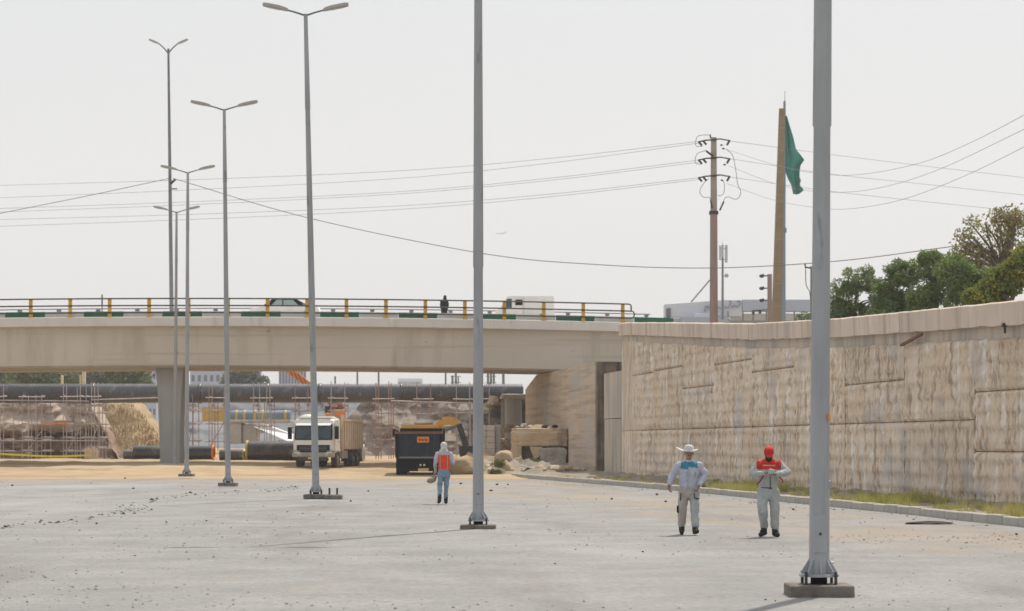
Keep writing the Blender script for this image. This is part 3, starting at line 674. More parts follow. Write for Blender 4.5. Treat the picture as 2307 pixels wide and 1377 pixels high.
T = [((-22,8), 862, 1038, (894,956,992,1018), 'scaffold tower cut by the left picture edge under the pipeline', False),
     ((50,64,81,94), 890, 1039, (894,956,987,993,1017), 'four-post scaffold tower before the dark cut bank, second from the left edge', False),
     ((143,150,174,181), 870, 1039, (894,956,987,1017), 'scaffold tower before the cut bank, third from the left edge', False),
     ((194,206,213,221), 862, 1037, (894,930,956,987,1010), 'scaffold tower with narrow bays at the right end of the cut bank', False),
     ((421,434), 893, 1020, (925,955,993), 'rusty scaffold tower just right of the bridge pier', True),
     ((471,478,505), 868, 1018, (896,925,955,995), 'reddish scaffold tower left of the second lamp post', True),
     ((571,585,601,608), 863, 1005, (897,930,960), 'scaffold tower above the big black pipe', False),
     ((665,694), 866, 1010, (897,925,960), 'scaffold tower directly above the white truck cab', True),
     ((746,777), 862, 1012, (897,925,960), 'scaffold tower behind the orange crane', False),
     ((847,853,876,881), 862, 1036, (899,930,965,990,1010), 'rusty scaffold tower left of the black truck', True),
     ((939,970), 862, 1020, (899,932), 'scaffold tower behind the black truck', True),
     ((1028,1058), 864, 1030, (899,930), 'scaffold tower behind the man in the orange vest', False),
     ((1086,1102), 862, 1035, (899,), 'last scaffold tower at the right end of the pipeline', False)]
for pxs, yt, yb, lv, lb, red in T: scaffold(pxs, YS, yt, yb, lv, lb, red)
for (x0,y0),(x1,y1),lb in (((205,901),(365,896),'long pale scaffold tube along the pipeline left of the pier'), ((880,903),(1062,909),'long scaffold tube hanging below the pipeline over the black truck'),
        ((-20,902),(200,904),'long scaffold tube below the pipeline at the left edge'), ((0,993),(225,993),'long horizontal scaffold tube across the dark cut bank')):
    a, b = P(x0,y0,YS-.15), P(x1,y1,YS-.15)
    tag(MB().tube([a,b], .05, 6).build('scaffold_tube', 'scaffold', None, a), lb, 'scaffold tube').location = a
a = P(92,955,YS-.2); b = P(150,953.5,YS-.2)
tag(MB().bar(a, b, .1, .12).build('timber_plank', 'orange', None, a), 'orange plank lying level across the left scaffold towers', 'plank').location = a
pts = catmull([P(-15,1022,160), P(60,1026,160), P(120,1028.5,160), P(205,1026,160)], 6)
mb = MB()
for p, q in zip(pts[:-1], pts[1:]): mb.bar(p, q+(q-p)*.02, .01, .13)
tag(mb.build('caution_tape', 'tape', None, pts[0]), 'sagging yellow caution tape before the cut bank', 'tape').location = pts[0]
a = P(206,1033,160); o = MB()
for k in range(4): o.box((k*.32-.6,0,0), (k*.32-.36,.12,.75))
pal = thing('timber_fence', 'short barrier of upright pale planks at the end of the caution tape', 'barrier', a)
for k in range(5): MB().box((k*.2-.5,0,-.2), (k*.2-.34,.05,.72+.05*(k % 2))).build('plank', 'bed_light', pal)
MB().box((-.55,-.05,.45), (.55,0,.55)).build('cross_bar', 'bed_light', pal)
# ------------------------------------------------------------ works beyond the pipeline
cb = thing('concrete_box', 'grey concrete culvert box beyond the pipes', 'culvert', P(540,992,200)); 
MB().bbox((-1.3,0,-.3), (.15,3,PZ(953,200)-PZ(992,200)), .06).build('wall', 'concrete', cb)
MB().bbox((.2,.3,-.3), (1.4,3,PZ(956,200)-PZ(992,200)), .06).build('side_wall', 'concrete', cb)
MB().bbox((-1.5,-.2,PZ(952,200)-PZ(992,200)), (4.6,3.2,PZ(946,200)-PZ(992,200)), .04).build('slab', 'concrete', cb)
a, b = P(566,959,190), P(654,1000,188)
o = MB().add([a, a+Vector((1.0,0,.15)), P(660,980,190), P(660,999,188), a+Vector((0,3,0)), a+Vector((1,3,.15)), P(660,980,190)+Vector((0,3,0)), P(660,999,188)+Vector((0,3,0))],
   [(0,1,2,3),(7,6,5,4),(0,4,5,1),(1,5,6,2),(2,6,7,3),(3,7,4,0)]).build('sloping_slab', 'slab_white', None, a); o.location = a
tag(o, 'white sloping concrete slab left of the white truck', 'slab')
bp = thing('blue_pipe', 'blue-grey pipe with yellow bands lying on the culvert slab', 'pipe', P(515,937,206))
Lb = PX(655,206)-PX(515,206); MB().tube([(0,0,0),(Lb,0,0)], .5, 16).build('pipe_body', 'blue_steel', bp, sm='auto')
for p in (531,549,573,590,641): link('band', ring_mesh('band', .52, .22, 'pipe_rim', 16, .9), bp, (PX(p,206)-PX(515,206),0,0))
fp = thing('formwork_panel', 'ochre formwork panel beyond the scaffold right of the pier', 'formwork', P(455,950,208))
MB().box((0,0,0), (2.1,.2,1.35)).build('panel', 'pipe_rim', fp)
for k in range(4): MB().box((.1+k*.55,-.1,0), (.2+k*.55,-.003,1.35)).build('rib', 'exc_yellow', fp)
# ------------------------------------------------------------ white dump truck
def wheel(root, x, y, r, w_, m='tyre', hubm='hub', side=1):
    me = MB(); n = 20; prof = [(-w_/2,r*.62),(-w_/2,r*.94),(-w_/2+.05,r),(w_/2-.05,r),(w_/2,r*.94),(w_/2,r*.62)]; V = []
    for xx, rr in prof: V += [(xx, rr*math.cos(2*math.pi*j/n), rr*math.sin(2*math.pi*j/n)) for j in range(n)]
    Fc = [(i*n+j, i*n+(j+1) % n, ((i+1) % 6)*n+(j+1) % n, ((i+1) % 6)*n+j) for i in range(6) for j in range(n)]
    wo = link('wheel', MB().add(V, Fc).mesh('wheel', m, sm='auto'), root, (x, y, r))
    MB().tube([(-w_*.36,0,0),(w_*.36,0,0)], r*.62, 16).tube([(side*w_*.3,0,0),(side*w_*.55,0,0)], r*.25, 10).build('rim', hubm, wo)
    return wo
tw = thing('dump_truck', 'white-cabbed dump truck with tan ribbed bed facing the camera', 'truck', (PX(706,125), 125, ground_z(PX(706,125),125)-.02), R(-8))
bmc = bmesh.new(); pr = MB().prism([(0,1.0),(0,1.62),(.12,2.45),(.34,2.80),(1.75,2.86),(1.80,.95),(1.7,.8),(.1,.8)], -1.17, 1.17, 'x').mesh('cab', 'truck_white'); bmc.from_mesh(pr)
bmesh.ops.bevel(bmc, geom=bmc.edges[:], offset=.09, segments=3, affect='EDGES'); bmc.to_mesh(pr); bmc.free(); pr.polygons.foreach_set('use_smooth', [True]*len(pr.polygons)); pr.set_sharp_from_angle(angle=R(40)); link('cab', pr, tw)
MB().prism([(-.008,1.60),(.116,2.48),(.14,2.48),(.06,1.60)], -1.08, 1.08, 'x').build('windscreen_seal', 'black', tw)
MB().prism([(-.016,1.67),(.100,2.42),(.128,2.42),(.05,1.67)], -1.0, 1.0, 'x').build('windscreen', 'glass', tw)
for s in (-1,1):
    d = MB().box((s*1.172-.006,.35,1.7), (s*1.172+.006,1.25,2.4)).build('side_window', 'glass', tw)
    MB().box((s*1.35-.1,-.12,1.65), (s*1.35+.1,.08,2.32)).bar((s*1.15,.1,2.3), (s*1.35,0,2.3), .04).build('mirror', 'black', tw)
    MB().bbox((s*.92-.2,-.14,.66), (s*.92+.2,-.02,.92), .03).build('headlight', 'headlamp', tw)
    MB().box((s*1.0-.19,-.07,.93), (s*1.0+.19,1.75,1.0)).build('step', 'truck_dirty', tw)
MB().box((-1.0,-.02,.98), (1.0,.0,1.58)).build('nose_panel', 'truck_white', tw)
MB().prism([(-.05,.90),(-.05,1.28),(-.005,1.34),(.02,1.34),(.02,.90)], -.95, .95, 'x').build('grille', 'black', tw)
MB().bbox((-1.2,-.16,.62), (1.2,.25,.90), .06).build('bumper', 'truck_dirty', tw); MB().bbox((-.85,-.12,.40), (.85,.2,.61), .05).build('lower_bumper', 'exc_dark', tw)
MB().box((-.26,-.18,.52), (.26,-.163,.64)).build('number_plate', 'plate', tw)
for k in range(3): MB().box((-.8,-.075,1.02+k*.085), (.8,-.052,1.045+k*.085)).build('grille_bar', 'dark_galv', tw)
for s in (-1,1):
    MB().bar((s*.55,-.02,1.68), (s*.12,.02,1.98), .025).build('wiper', 'black', tw)
    MB().box((s*1.178-.008,.22,1.0), (s*1.178+.008,.25,2.5)).build('door_seam', 'black', tw); MB().box((s*1.19-.02,1.2,1.5), (s*1.19+.02,1.36,1.54)).build('door_handle', 'black', tw)
    MB().bbox((s*.8-.1,-.17,.74), (s*.8+.1,-.155,.86), .01).build('lamp_reflector', 'lens', tw)
MB().prism([(.10,2.47),(-.12,2.40),(-.12,2.44),(.12,2.55)], -1.0, 1.0, 'x').build('sun_visor', 'truck_white', tw)
MB().tube([(.0,-.055,1.12),(0,-.07,1.12)], .13, 14).build('badge_ring', 'hub', tw)
MB().bbox((-.95,.35,2.82), (.95,1.6,2.93), .05).ell((-.5,.9,2.93), (.4,.5,.14)).build('roof_fairing', 'truck_white', tw)
MB().box((-1.2,.35,.93), (1.2,1.72,.99)).build('wheel_arch', 'truck_dirty', tw)
MB().box((-.5,.8,.62), (.5,7.6,.9)).build('chassis', 'exc_dark', tw)
bed = MB().box((-1.2,2.15,1.05), (1.2,7.4,1.2)).box((-1.2,2.15,1.2), (1.2,2.27,3.0)).box((-1.2,2.27,1.2), (-1.12,7.4,2.68)).box((1.12,2.27,1.2), (1.2,7.4,2.68)).box((-1.12,7.3,1.2), (1.12,7.4,2.6)).build('bed', 'bed_tan', tw)
for s in (-1,1):
    for k in range(9): MB().box((s*1.27-.068,2.35+k*.6,1.1), (s*1.27+.068,2.5+k*.6,2.66)).build('rib', 'bed_light', bed)
    MB().box((s*1.26-.06,2.15,2.68), (s*1.26+.06,7.4,2.80)).build('top_rail', 'bed_light', bed)
MB().bar((1.2,2.1,1.0), (1.2,2.1,3.05), .14).bar((-1.2,2.1,1.0), (-1.2,2.1,3.05), .14).build('corner_post', 'bed_light', bed)
for s in (-1,1):
    wheel(tw, s*1.02, 1.15, .52, .32, side=s)
    for y in (5.0, 6.35): wheel(tw, s*.98, y, .52, .50, side=s)
MB().box((.75,2.3,.55), (1.15,3.8,1.0)).build('fuel_tank', 'truck_dirty', tw)
# ------------------------------------------------------------ black dump truck from behind
tb = thing('dump_truck', 'black dump truck seen from behind with orange placard on its tailgate', 'truck', (PX(944,115.5), 115.5, ground_z(PX(944,115.5),115.5)-.02), R(1))
W = 1.24
MB().box((-W,.05,.95), (W,5.2,1.08)).box((-W,.05,1.08), (-W+.09,5.2,2.32)).box((W-.09,.05,1.08), (W,5.2,2.32)).box((-W+.09,5.1,1.08), (W-.09,5.2,2.5)).build('bed', 'black', tb)
tg = MB().box((-W+.1,-.02,1.0), (W-.1,.045,2.16)).build('tailgate', 'tail_blue', tb)
for k in range(9): MB().box((-1.0+k*.25-.025,-.05,1.1), (-1.0+k*.25+.025,-.023,2.05)).build('rib', 'tail_blue', tg)
MB().box((-W+.04,-.09,.86), (-W+.17,.03,2.36)).build('frame_post', 'black', tb); MB().box((W-.17,-.09,.86), (W-.04,.03,2.36)).build('frame_post', 'black', tb)
MB().box((-W-.02,-.10,2.17), (W+.02,.03,2.30)).build('top_bar', 'rust', tb); MB().box((-W+.2,-.06,.90), (W-.2,.04,.985)).build('lower_bar', 'dark_galv', tb)
pc = MB().box((-.10,-.075,1.72), (.52,-.055,2.02)).build('placard', 'orange', tg)
for k, (dx, wv, h) in enumerate(((.0,.07,.12),(.1,.04,.16),(.17,.09,.1),(.3,.05,.14),(.38,.08,.1))): MB().box((-.02+dx,-.082,1.80+.02*(k % 2)), (-.02+dx+wv,-.077,1.80+h)).build('lettering', 'bolt', pc)
MB().box((-W+.05,.25,.22), (W-.05,.30,.86)).build('mud_flap', 'black', tb)
MB().box((-1.05,.1,.60), (1.05,.22,.74)).build('bumper', 'black', tb)
for x in (.07,.27): MB().tube([(x,.095,.55),(x,.07,.55)], .055, 10).build('tail_lamp', 'headlamp', tb)
MB().box((-.05,.06,.22), (.50,.08,.38)).build('number_plate', 'plate', tb)
MB().bbox((-W-.13,-.02,2.05), (-W+.02,.1,2.42), .02).build('marker_box', 'black', tb); MB().tube([(W+.06,.1,1.2),(W+.06,.1,2.45)], .05, 6).build('grab_pole', 'black', tb)
MB().box((-.5,.4,.6), (.5,7.2,.9)).build('chassis', 'black', tb)
MB().bbox((-1.15,5.5,.8), (1.15,7.2,2.3), .1).build('cab', 'black', tb)
for s in (-1,1):
    for y in (.95,2.2,6.4): wheel(tb, s*.95, y, .5, .52, 'black', 'black', side=s)
# red triangular flag/helmet blob beside the tailgate
# ------------------------------------------------------------ yellow excavator behind the black truck
YE = 134.0; ex = thing('excavator', 'yellow excavator with dark dipper arm working behind the black truck', 'excavator', (PX(948,YE), YE, ground_z(PX(948,YE),YE)))
for s in (-1,1):
    MB().prism([(-1.9,.1),(-1.7,0),(1.7,0),(1.9,.1),(2.0,.45),(1.8,.82),(-1.8,.82),(-2.0,.45)], s*.95-.28, s*.95+.28, 'x').build('track', 'exc_dark', ex)
MB().box((-.7,-1,.4), (.7,1,.95)).build('undercarriage', 'exc_dark', ex)
hz = PZ(957,YE)-ground_z(PX(948,YE),YE)
MB().prism([(-1.25,.98),(-1.15,hz-.05),(-1.0,hz),(1.3,hz),(1.5,hz-.2),(1.5,.98)], -1.12, 1.12, 'x').build('house', 'exc_yellow', ex)
for k in range(5): MB().box((-.95+k*.42,-1.3,hz-.5), (-.82+k*.42,-1.2,hz-.05)).build('vent_rib', 'exc_yellow', ex)
MB().ell((.15,0,hz+.14), (.62,.8,.2)).build('tarpaulin', 'slab_white', ex)
bz = ground_z(PX(948,YE),YE)
def E(px, py): return Vector((PX(px,YE)-PX(948,YE), 0, PZ(py,YE)-bz))
MB().bar(E(981,992), E(989,962), .38, .42).bar(E(988,965), E(997,948), .37, .46).bar(E(996,949), E(1016,948), .36, .50).bar(E(1014,947.5), E(1034,956), .34, .48).bar(E(1032,955), E(1043,970), .30, .40).build('boom', 'exc_yellow', ex)
MB().bar(E(1035,952), E(1045,966), .42, .2).build('knuckle', 'slab_white', ex)
MB().bar(E(1034,955), E(1050,1005), .34, .55).build('dipper', 'exc_dark', ex)
MB().tube([E(1005,970)+Vector((0,-.25,0)), E(1032,958)+Vector((0,-.25,0))], .06, 8).build('ram', 'dark_galv', ex)
e = E(1053,1022); MB().prism([(e.x-.5,e.z+.45),(e.x+.35,e.z+.45),(e.x+.55,e.z-.1),(e.x+.1,e.z-.45),(e.x-.45,e.z-.3)], -.5, .5, 'y').build('bucket', 'exc_dark', ex)
# ------------------------------------------------------------ orange mobile crane behind the pipeline
YC = 184.0; gz = ground_z(PX(755,YC),YC); cr = thing('crane', 'orange mobile crane with raised boom behind the white truck', 'crane', (PX(755,YC), YC, gz))
def C(px, py): return Vector((PX(px,YC)-PX(755,YC), 0, PZ(py,YC)-gz))
MB().box((-2.2,-1.1,.6), (2.4,1.1,1.1)).build('chassis', 'exc_dark', cr)
for s in (-1,1):
    for x in (-1.7,-.4,1.2,1.9):
        wo = MB().tube([(x,s*.95-.2,.5),(x,s*.95+.2,.5)], .5, 14).build('wheel', 'tyre', cr)
c0 = C(735,950); c1 = C(772,930)
MB().bbox((c0.x,-1,1.1), (c1.x,1,c1.z), .08).build('house', 'orange', cr)
MB().bbox((c1.x-.55,-1.05,c0.z-.4), (c1.x+.25,.2,c1.z+.25), .06).build('cab', 'orange', cr); MB().box((c0.x+.35,-1.03,c0.z+.1), (c0.x+.85,-1.003,c1.z-.15)).build('window', 'glass_light', cr)
k0, k1 = C(768,925), C(600,793)
MB().bar(k0, k1, .55, .55).build('boom', 'orange', cr)
d = (k1-k0)
for k in range(14):
    p = k0+d*(k/14); MB().bar(p+Vector((0,-.29,-.27)), p+d/14+Vector((0,-.29,.27)), .07).build('lacing', 'rust', cr)
MB().bbox(tuple(C(744,926)-Vector((0,.7,0))), tuple(C(775,906)+Vector((0,.7,0))), .25).build('winch_housing', 'rust', cr)
MB().tube([C(738,932), C(737,915)], .22, 8).build('exhaust', 'bolt', cr)
MB().tube([C(768,930), C(775,950)], .1, 8).build('ram', 'bolt', cr)
# ------------------------------------------------------------ vehicles and walker on the bridge
def car(px0, px1, Yc, label, kind):
    xa, xb = PX(px0,Yc), PX(px1,Yc); xm = (xa+xb)/2; z = deck_z(xm)+.03
    root = thing('car' if kind == 'car' else 'van', label, kind, (xm, Yc, z))
    if kind == 'car':
        L = 2.15; prof = [(-L,.35),(-L,.75),(-1.35,.90),(-.70,1.36),(-.2,1.43),(.55,1.42),(1.25,.98),(2.05,.90),(L,.6),(L,.35)]
        MB().prism([(-L,.32),(-L,.75),(-1.35,.90),(1.35,.95),(2.05,.90),(L,.6),(L,.32)], -.82, .82, 'y').build('body', 'truck_white', root)
        MB().prism([(-1.25,.90),(-.68,1.34),(-.2,1.42),(.55,1.41),(1.28,.95)], -.70, .70, 'y').build('cabin', 'black', root)
        MB().prism([(-.70,1.37),(-.2,1.45),(.55,1.44),(.75,1.34),(-.6,1.33)], -.72, .72, 'y').build('roof', 'truck_white', root)
        for a, b in ((-.85,-.15),(-.08,.75)): MB().prism([(a,.96),(a+(.35 if a < -.5 else 0),1.30),(b-(.25 if b > .5 else 0),1.31),(b+.1*(b > .5),.98)], -.715, -.703, 'y').build('window', 'glass_light', root)
        MB().bar((-1.32,-.72,.93), (-.66,-.72,1.39), .07).build('pillar', 'black', root); MB().bar((1.36,-.72,.97), (.6,-.72,1.39), .07).build('pillar', 'black', root)
        wx = (-1.35, 1.3)
    else:
        MB().prism([(-1.75,.35),(-1.75,.8),(-1.45,.95),(-1.05,1.62),(-.9,1.72),(1.85,1.72),(1.9,1.6),(1.9,.35)], -.8, .8, 'y').build('body', 'truck_white', root)
        MB().prism([(-1.32,1.0),(-1.0,1.55),(-.72,1.55),(-.72,1.0)], -.815, -.803, 'y').build('window', 'glass', root)
        MB().box((-1.0+.5,-.815,1.15), (-.05,-.803,1.5)).build('window', 'black', root)
        MB().box((0,-.82,.5), (.02,-.803,1.65)).build('door_seam', 'dark_galv', root)
        wx = (-1.15, 1.15)
    for x in wx:
        for s in (-1,1):
            w_ = MB().tube([(x,s*.72-.1,.31),(x,s*.72+.1,.31)], .31, 14).build('wheel', 'tyre', root)
            MB().tube([(x,s*.72-.105,.31),(x,s*.72+.105,.31)], .18, 10).build('rim', 'hub', w_)
car(583, 705, 138.2, 'white car with dark pillars driving across the bridge', 'car')
car(1118, 1240, 138.2, 'small white van on the bridge near the railing end', 'van')
a = thing('sign_rod', 'thin rod standing up from the bridge deck at the left', 'rod', (PX(230,140), 140, deck_z(-26)))
MB().tube([(0,0,0),(0,0,PZ(663,140)-deck_z(-26))], .035, 6).build('shaft', 'rail', a); MB().tube([(0,0,1.2),(0,0,1.8)], .05, 6).build('sleeve', 'rail', a)
# ------------------------------------------------------------ broken concrete by the wing wall
YR = 127.0
rc = thing('broken_concrete_block', 'broken tan concrete chamber with an undercut opening beside the wing wall', 'concrete block', (PX(1210,YR), YR, .2))
def Q(px, py, dy=0): v = P(px, py, YR); return (v.x-PX(1210,YR), dy, v.z-.2)
def rough(a, b, amp=.09, n=9, seed=0):
    bm = bmesh.new(); bmesh.ops.create_cube(bm, size=1); bmesh.ops.subdivide_edges(bm, edges=bm.edges[:], cuts=n, use_grid_fill=True)
    for v in bm.verts:
        e = sum(abs(c) > .499 for c in v.co); p = Vector([a[i]+(b[i]-a[i])*(v.co[i]+.5) for i in range(3)]); c = Vector([(a[i]+b[i])/2 for i in range(3)])
        k = amp*(nz(p.x*1.3, p.y*1.3, p.z*1.3+seed)+.5*nz(p.x*4, p.y*4, p.z*4+seed)); d = (p-c).normalized()
        v.co = p+d*(k-(.10*amp/.09 if e >= 2 else 0)*(.5+.8*abs(noise.noise(p*2.1+Vector((seed,0,0))))))
    mb = MB(); bm.verts.index_update(); mb.add([v.co.copy() for v in bm.verts], [[v.index for v in f.verts] for f in bm.faces]); bm.free(); return mb
def qbox(a, b, y0, y1, e=.06):
    p, q = Q(*a), Q(*b); return rough((p[0],y0,q[2]), (q[0],y1,p[2]), .09, 9, a[0])
qbox((1152,972),(1279,1006), 0, 2.6).build('top_beam', 'old_concrete', rc)
qbox((1152,1000),(1176,1056), .02, 2.6).build('side_wall', 'old_concrete', rc)
qbox((1165,1000),(1279,1056), .5, 2.6).build('back_wall', 'streaked', rc)
MB().prism([Q(1193,1006.5)[0::2],Q(1222,1006.5)[0::2],Q(1214,1030)[0::2],Q(1204,1036)[0::2]], .02, .6, 'y').build('corbel', 'old_concrete', rc)
qbox((1216,1010),(1276,1054), -.25, .45, .15).build('fallen_slab', 'concrete', rc)
qbox((1154,965),(1278,975), .1, 2.5, .03).build('top_slab', 'old_concrete', rc)
def rocks(name, lab, cat, grp, spots, m):
    for k, (p, r, fl) in enumerate(spots):
        o = MB().rock((0,0,0), r, random.random()*50, 0, 2, fl).build(name, m, sm='auto'); o.location = p; o.rotation_euler = (0,0,random.random()*6)
        tag(o, lab, cat, grp)
for k in range(3):
    o = MB().rock((0,0,0), (.55,.4,.6)[k], 20+k*3, 0, 3, .5).build('rubble_heap', 'spoil', sm='auto'); o.location = P((1190,1240,1262)[k],(1052,1050,1056)[k],YR-.6-k*.2); o.scale = (1.3,1,1)
    tag(o, ('dusty rubble heap under the left opening of the concrete chamber','dusty rubble heap under the right opening of the concrete chamber','dusty rubble heap where the chamber meets the wing wall')[k], 'rubble heap')
rocks('concrete_lump', 'small lump of rubble on top of the broken concrete chamber', 'rubble', 'rubble lumps on the concrete chamber',
      [(P(x,y,YR+random.uniform(.3,1.6)), s, .6) for x,y,s in ((1165,963,.16),(1176,961,.13),(1195,962,.2),(1208,964,.14),(1222,963,.16),(1180,957,.16),(1240,964,.15),(1262,965,.14),(1187,964,.12))], 'grey_stone')
pile = P(1218,966,YR+1); o = MB().rock((0,0,0), .75, 3, 0, 2, .32).build('sand_heap', 'sand'); o.location = pile; tag(o, 'small heap of sand on top of the broken concrete chamber', 'sand heap')
for x, lb in ((1228,'black plastic scrap lying left on the chamber top'), (1250,'black plastic scrap lying right on the chamber top')):
    o = MB().rock((0,0,0), .22, x, 0, 1, .5).build('plastic_scrap', 'black'); o.location = P(x,961,YR+.5); tag(o, lb, 'scrap')
tk = thing('concrete_cylinder', 'grey upright concrete pipe with broken slab on top beside the wing wall', 'concrete pipe', P(1156,975,148))
rr = (1176-1137)/F*148/2; hh = (975-898)/F*148
MB().tube([(0,0,-.4),(0,0,hh)], rr, 24).build('shell', 'pier', tk, sm='auto')
rough((-rr-.25,-.8,hh-.03), (rr+.25,.8,hh+.28), .12, 8, 3).build('cap_slab', 'concrete', tk)
rough((-rr-.22,.1,-.4), (-rr-.03,.8,hh-.1), .05, 6, 5).build('side_post', 'concrete', tk)
sw = thing('stub_wall', 'ragged-topped block wall left of the concrete chamber', 'wall', (PX(1110,133), 133, 0))
def S(px, py): return (PX(px,133)-PX(1110,133), PZ(py,133))
for r in range(7):
    y0, y1 = 1052-r*13.5, 1052-(r+1)*13.5+.6
    x0 = 1070+max(0, r-4)*6; 
    for k,(a_,b_) in enumerate(((x0,1095),(1095.6,1115))): MB().bbox((S(a_,0)[0],0,S(0,y0)[1]), (S(b_,0)[0],2.2+.02*k,S(0,y1)[1]), .03).build('block', 'wall_top', sw)
MB().bbox((S(1115.6,0)[0],.25,S(0,1052)[1]), (S(1128,0)[0],2.4,S(0,957)[1]), .03).build('pillar', 'concrete', sw)
# rubble mound under the wing wall and near the kerb end
def mound(name, cx, cy, rx, ry, h, z0, m, seed):
    def f(u, v):
        a, r = u*2*math.pi, v; x = cx+rx*r*math.cos(a); y = cy+ry*r*math.sin(a)
        return (x, y, z0+(h*(1-smooth(0,1,r)))*(1+.7*nz(x*.9, y*.9, seed))-.06*r)
    return struct(grid(name, list(np.linspace(0,1,49)), list(np.linspace(.02,1,18)), f, m))
mound('rubble_mound', PX(1180,122), 122, 6.5, 6.5, .75, .0, 'verge', 4)
mound('rubble_mound', PX(1085,130), 130, 4.0, 6, .9, .2, 'sand', 6)
mound('rubble_mound', PX(1120,146), 146, 5.0, 6, 1.3, .2, 'rubble', 9)
spots = []
for k in range(46):
    px = random.uniform(1062,1330); Yq = random.uniform(117.3,124); x = PX(px,Yq)
    if x > wall_x(Yq)-.4: x = wall_x(Yq)-.6
    r = random.choice([.1,.14,.18,.25,.32]); spots.append((Vector((x,Yq,.35+r*.2)), r, .65))
rocks('rubble_stone', 'rough tan stone in the rubble heap near the kerb end', 'stone', 'stones in the rubble heap by the kerb', spots, 'stone')
spots = [(P(px,py,Yq), r, f) for px,py,Yq,r,f in ((1136,1030,121,.55,.75),(1140,1058,119,.42,1.1),(1118,1064,118,.5,.6))]
for (p, r, f), lb in zip(spots, ('rounded pale boulder balanced atop the rubble beside the stub wall', 'upright pale boulder under the balanced boulder', 'flat tan boulder at the left end of the rubble')):
    o = MB().rock((0,0,0), r, r*40, 0, 2, f).build('boulder', 'stone', sm='auto'); o.location = p; tag(o, lb, 'boulder')
spots = []
for k in range(40):
    px = random.uniform(1075,1150); Yq = random.uniform(139,147); r = random.choice([.15,.2,.3,.4]); spots.append((Vector((PX(px,Yq),Yq,.5+max(0,(px-1080)/35)*random.random()*1.3)), r, .7))
rocks('rubble_stone', 'rough stone in the spoil heap behind the stub wall', 'stone', 'stones in the spoil heap behind the stub wall', spots, 'stone')
o = MB().rock((0,0,0), 1.05, 11, 0, 3, .62).build('earth_mound', 'sand', sm=True); o.location = P(1034,1056,117.2); o.scale = (.95,.9,1.05); o.rotation_euler = (0,R(-12),0)
tag(o, 'big tan lump of earth right of the man in the orange vest', 'earth lump')
spots = [(Vector((PX(px,Yq)+.0, Yq, 3.2+.5*random.random())), random.uniform(.18,.4), .7) for px,Yq in ((1090,134),(1098,134.3),(1104,134),(1112,134.5),(1100,135),(1094,135),(1108,134.8))]
spots = [(Vector((p.x, p.y, PZ(900+abs(1112-px)*1.1, 134))), r, f) for (p, r, f), px in zip(spots, (1090,1098,1104,1112,1100,1094,1108))]
rocks('rubble_stone', 'stone heaped on the ragged top of the stub wall', 'stone', 'stones on the stub wall', spots, 'stone')
pk = P(1215,1060,119.5); o = MB().bbox((-1.0,-.25,0), (1.1,.3,.06), .01).build('broken_board', 'slab_white'); o.location = pk; o.rotation_euler = (0,R(12),R(8)); tag(o, 'pale broken board lying on the rubble by the kerb', 'board')
# ------------------------------------------------------------ people
def caps(mb, p0, r0, p1, r1, n=12):
    p0, p1 = Vector(p0), Vector(p1); d = (p1-p0); L = d.length; d.normalize(); pts = []; rs = []
    for k in range(4): a = math.pi/2*(k/4); pts.append(p0-d*r0*math.cos(a)); rs.append(max(r0*math.sin(a), r0*.12))
    pts += [p0, p1]; rs += [r0, r1]
    for k in range(1, 5): a = math.pi/2*(k/4); pts.append(p1+d*r1*math.sin(a)); rs.append(max(r1*math.cos(a), r1*.12))
    mb.tube(pts, rs, n); return mb
def chain(mb, seq):
    for (p, r), (q, s) in zip(seq[:-1], seq[1:]): caps(mb, p, r, q, s)
    return mb
def remesh(mb, name, mats, voxel, parent, pick=None, wr=0, wrs=9, smooth_n=3):
    me0 = mb.mesh('tmp', [mats[0]]); o = bpy.data.objects.new('tmp', me0); COL.objects.link(o)
    md = o.modifiers.new('r', 'REMESH'); md.mode = 'VOXEL'; md.voxel_size = voxel
    ms = o.modifiers.new('s', 'SMOOTH'); ms.iterations = smooth_n; ms.factor = .5
    dg = bpy.context.evaluated_depsgraph_get(); me = bpy.data.meshes.new_from_object(o.evaluated_get(dg)); me.name = name
    bpy.data.objects.remove(o); bpy.data.meshes.remove(me0)
    if wr:
        me.update(); ns = [v.normal.copy() for v in me.vertices]
        for v, n in zip(me.vertices, ns): v.co += n*wr*(noise.noise(Vector((v.co.x*wrs, v.co.y*wrs, v.co.z*wrs*.8+3)))+.5*noise.noise(v.co*wrs*2.3))
    me.materials.clear()
    for m in mats: me.materials.append(M(m))
    idx = [0]*len(me.polygons)
    if pick: idx = [pick(p.center) for p in me.polygons]
    me.polygons.foreach_set('material_index', idx); me.polygons.foreach_set('use_smooth', [True]*len(idx)); me.update()
    return link(name, me, parent)
def hand(mb, wrist, dirv, palmn, thumb_side, curl=.6, s=1.0):
    """palm and five fingers; dirv along the hand, palmn = side the fingers curl to"""
    d = Vector(dirv).normalized(); n = Vector(palmn); n = (n-d*n.dot(d)).normalized(); t = d.cross(n)*thumb_side
    w0 = Vector(wrist)
    for k in range(4):
        o = (k-1.5)*.019*s; a = w0+d*.015+t*(-o*.8); b = w0+d*.088*s+t*(-o)
        caps(mb, a, .017*s, b, .0125*s, 8)
        L = (.044,.050,.046,.036)[k]*s; p = b
        for j in range(3):
            ang = curl*(j+.6)*.75; q = p+(d*math.cos(ang)+n*math.sin(ang))*L*(1,.75,.6)[j]
            caps(mb, p, .0098*s, q, .0088*s, 7); p = q
    p = w0+d*.03*s+t*.03*s; q = p+(t*.75+d*.55+n*.25).normalized()*.042*s; caps(mb, p, .014*s, q, .011*s, 8)
    r = q+(d*.85+t*.15+n*.5).normalized()*.032*s; caps(mb, q, .0105*s, r, .009*s, 7)
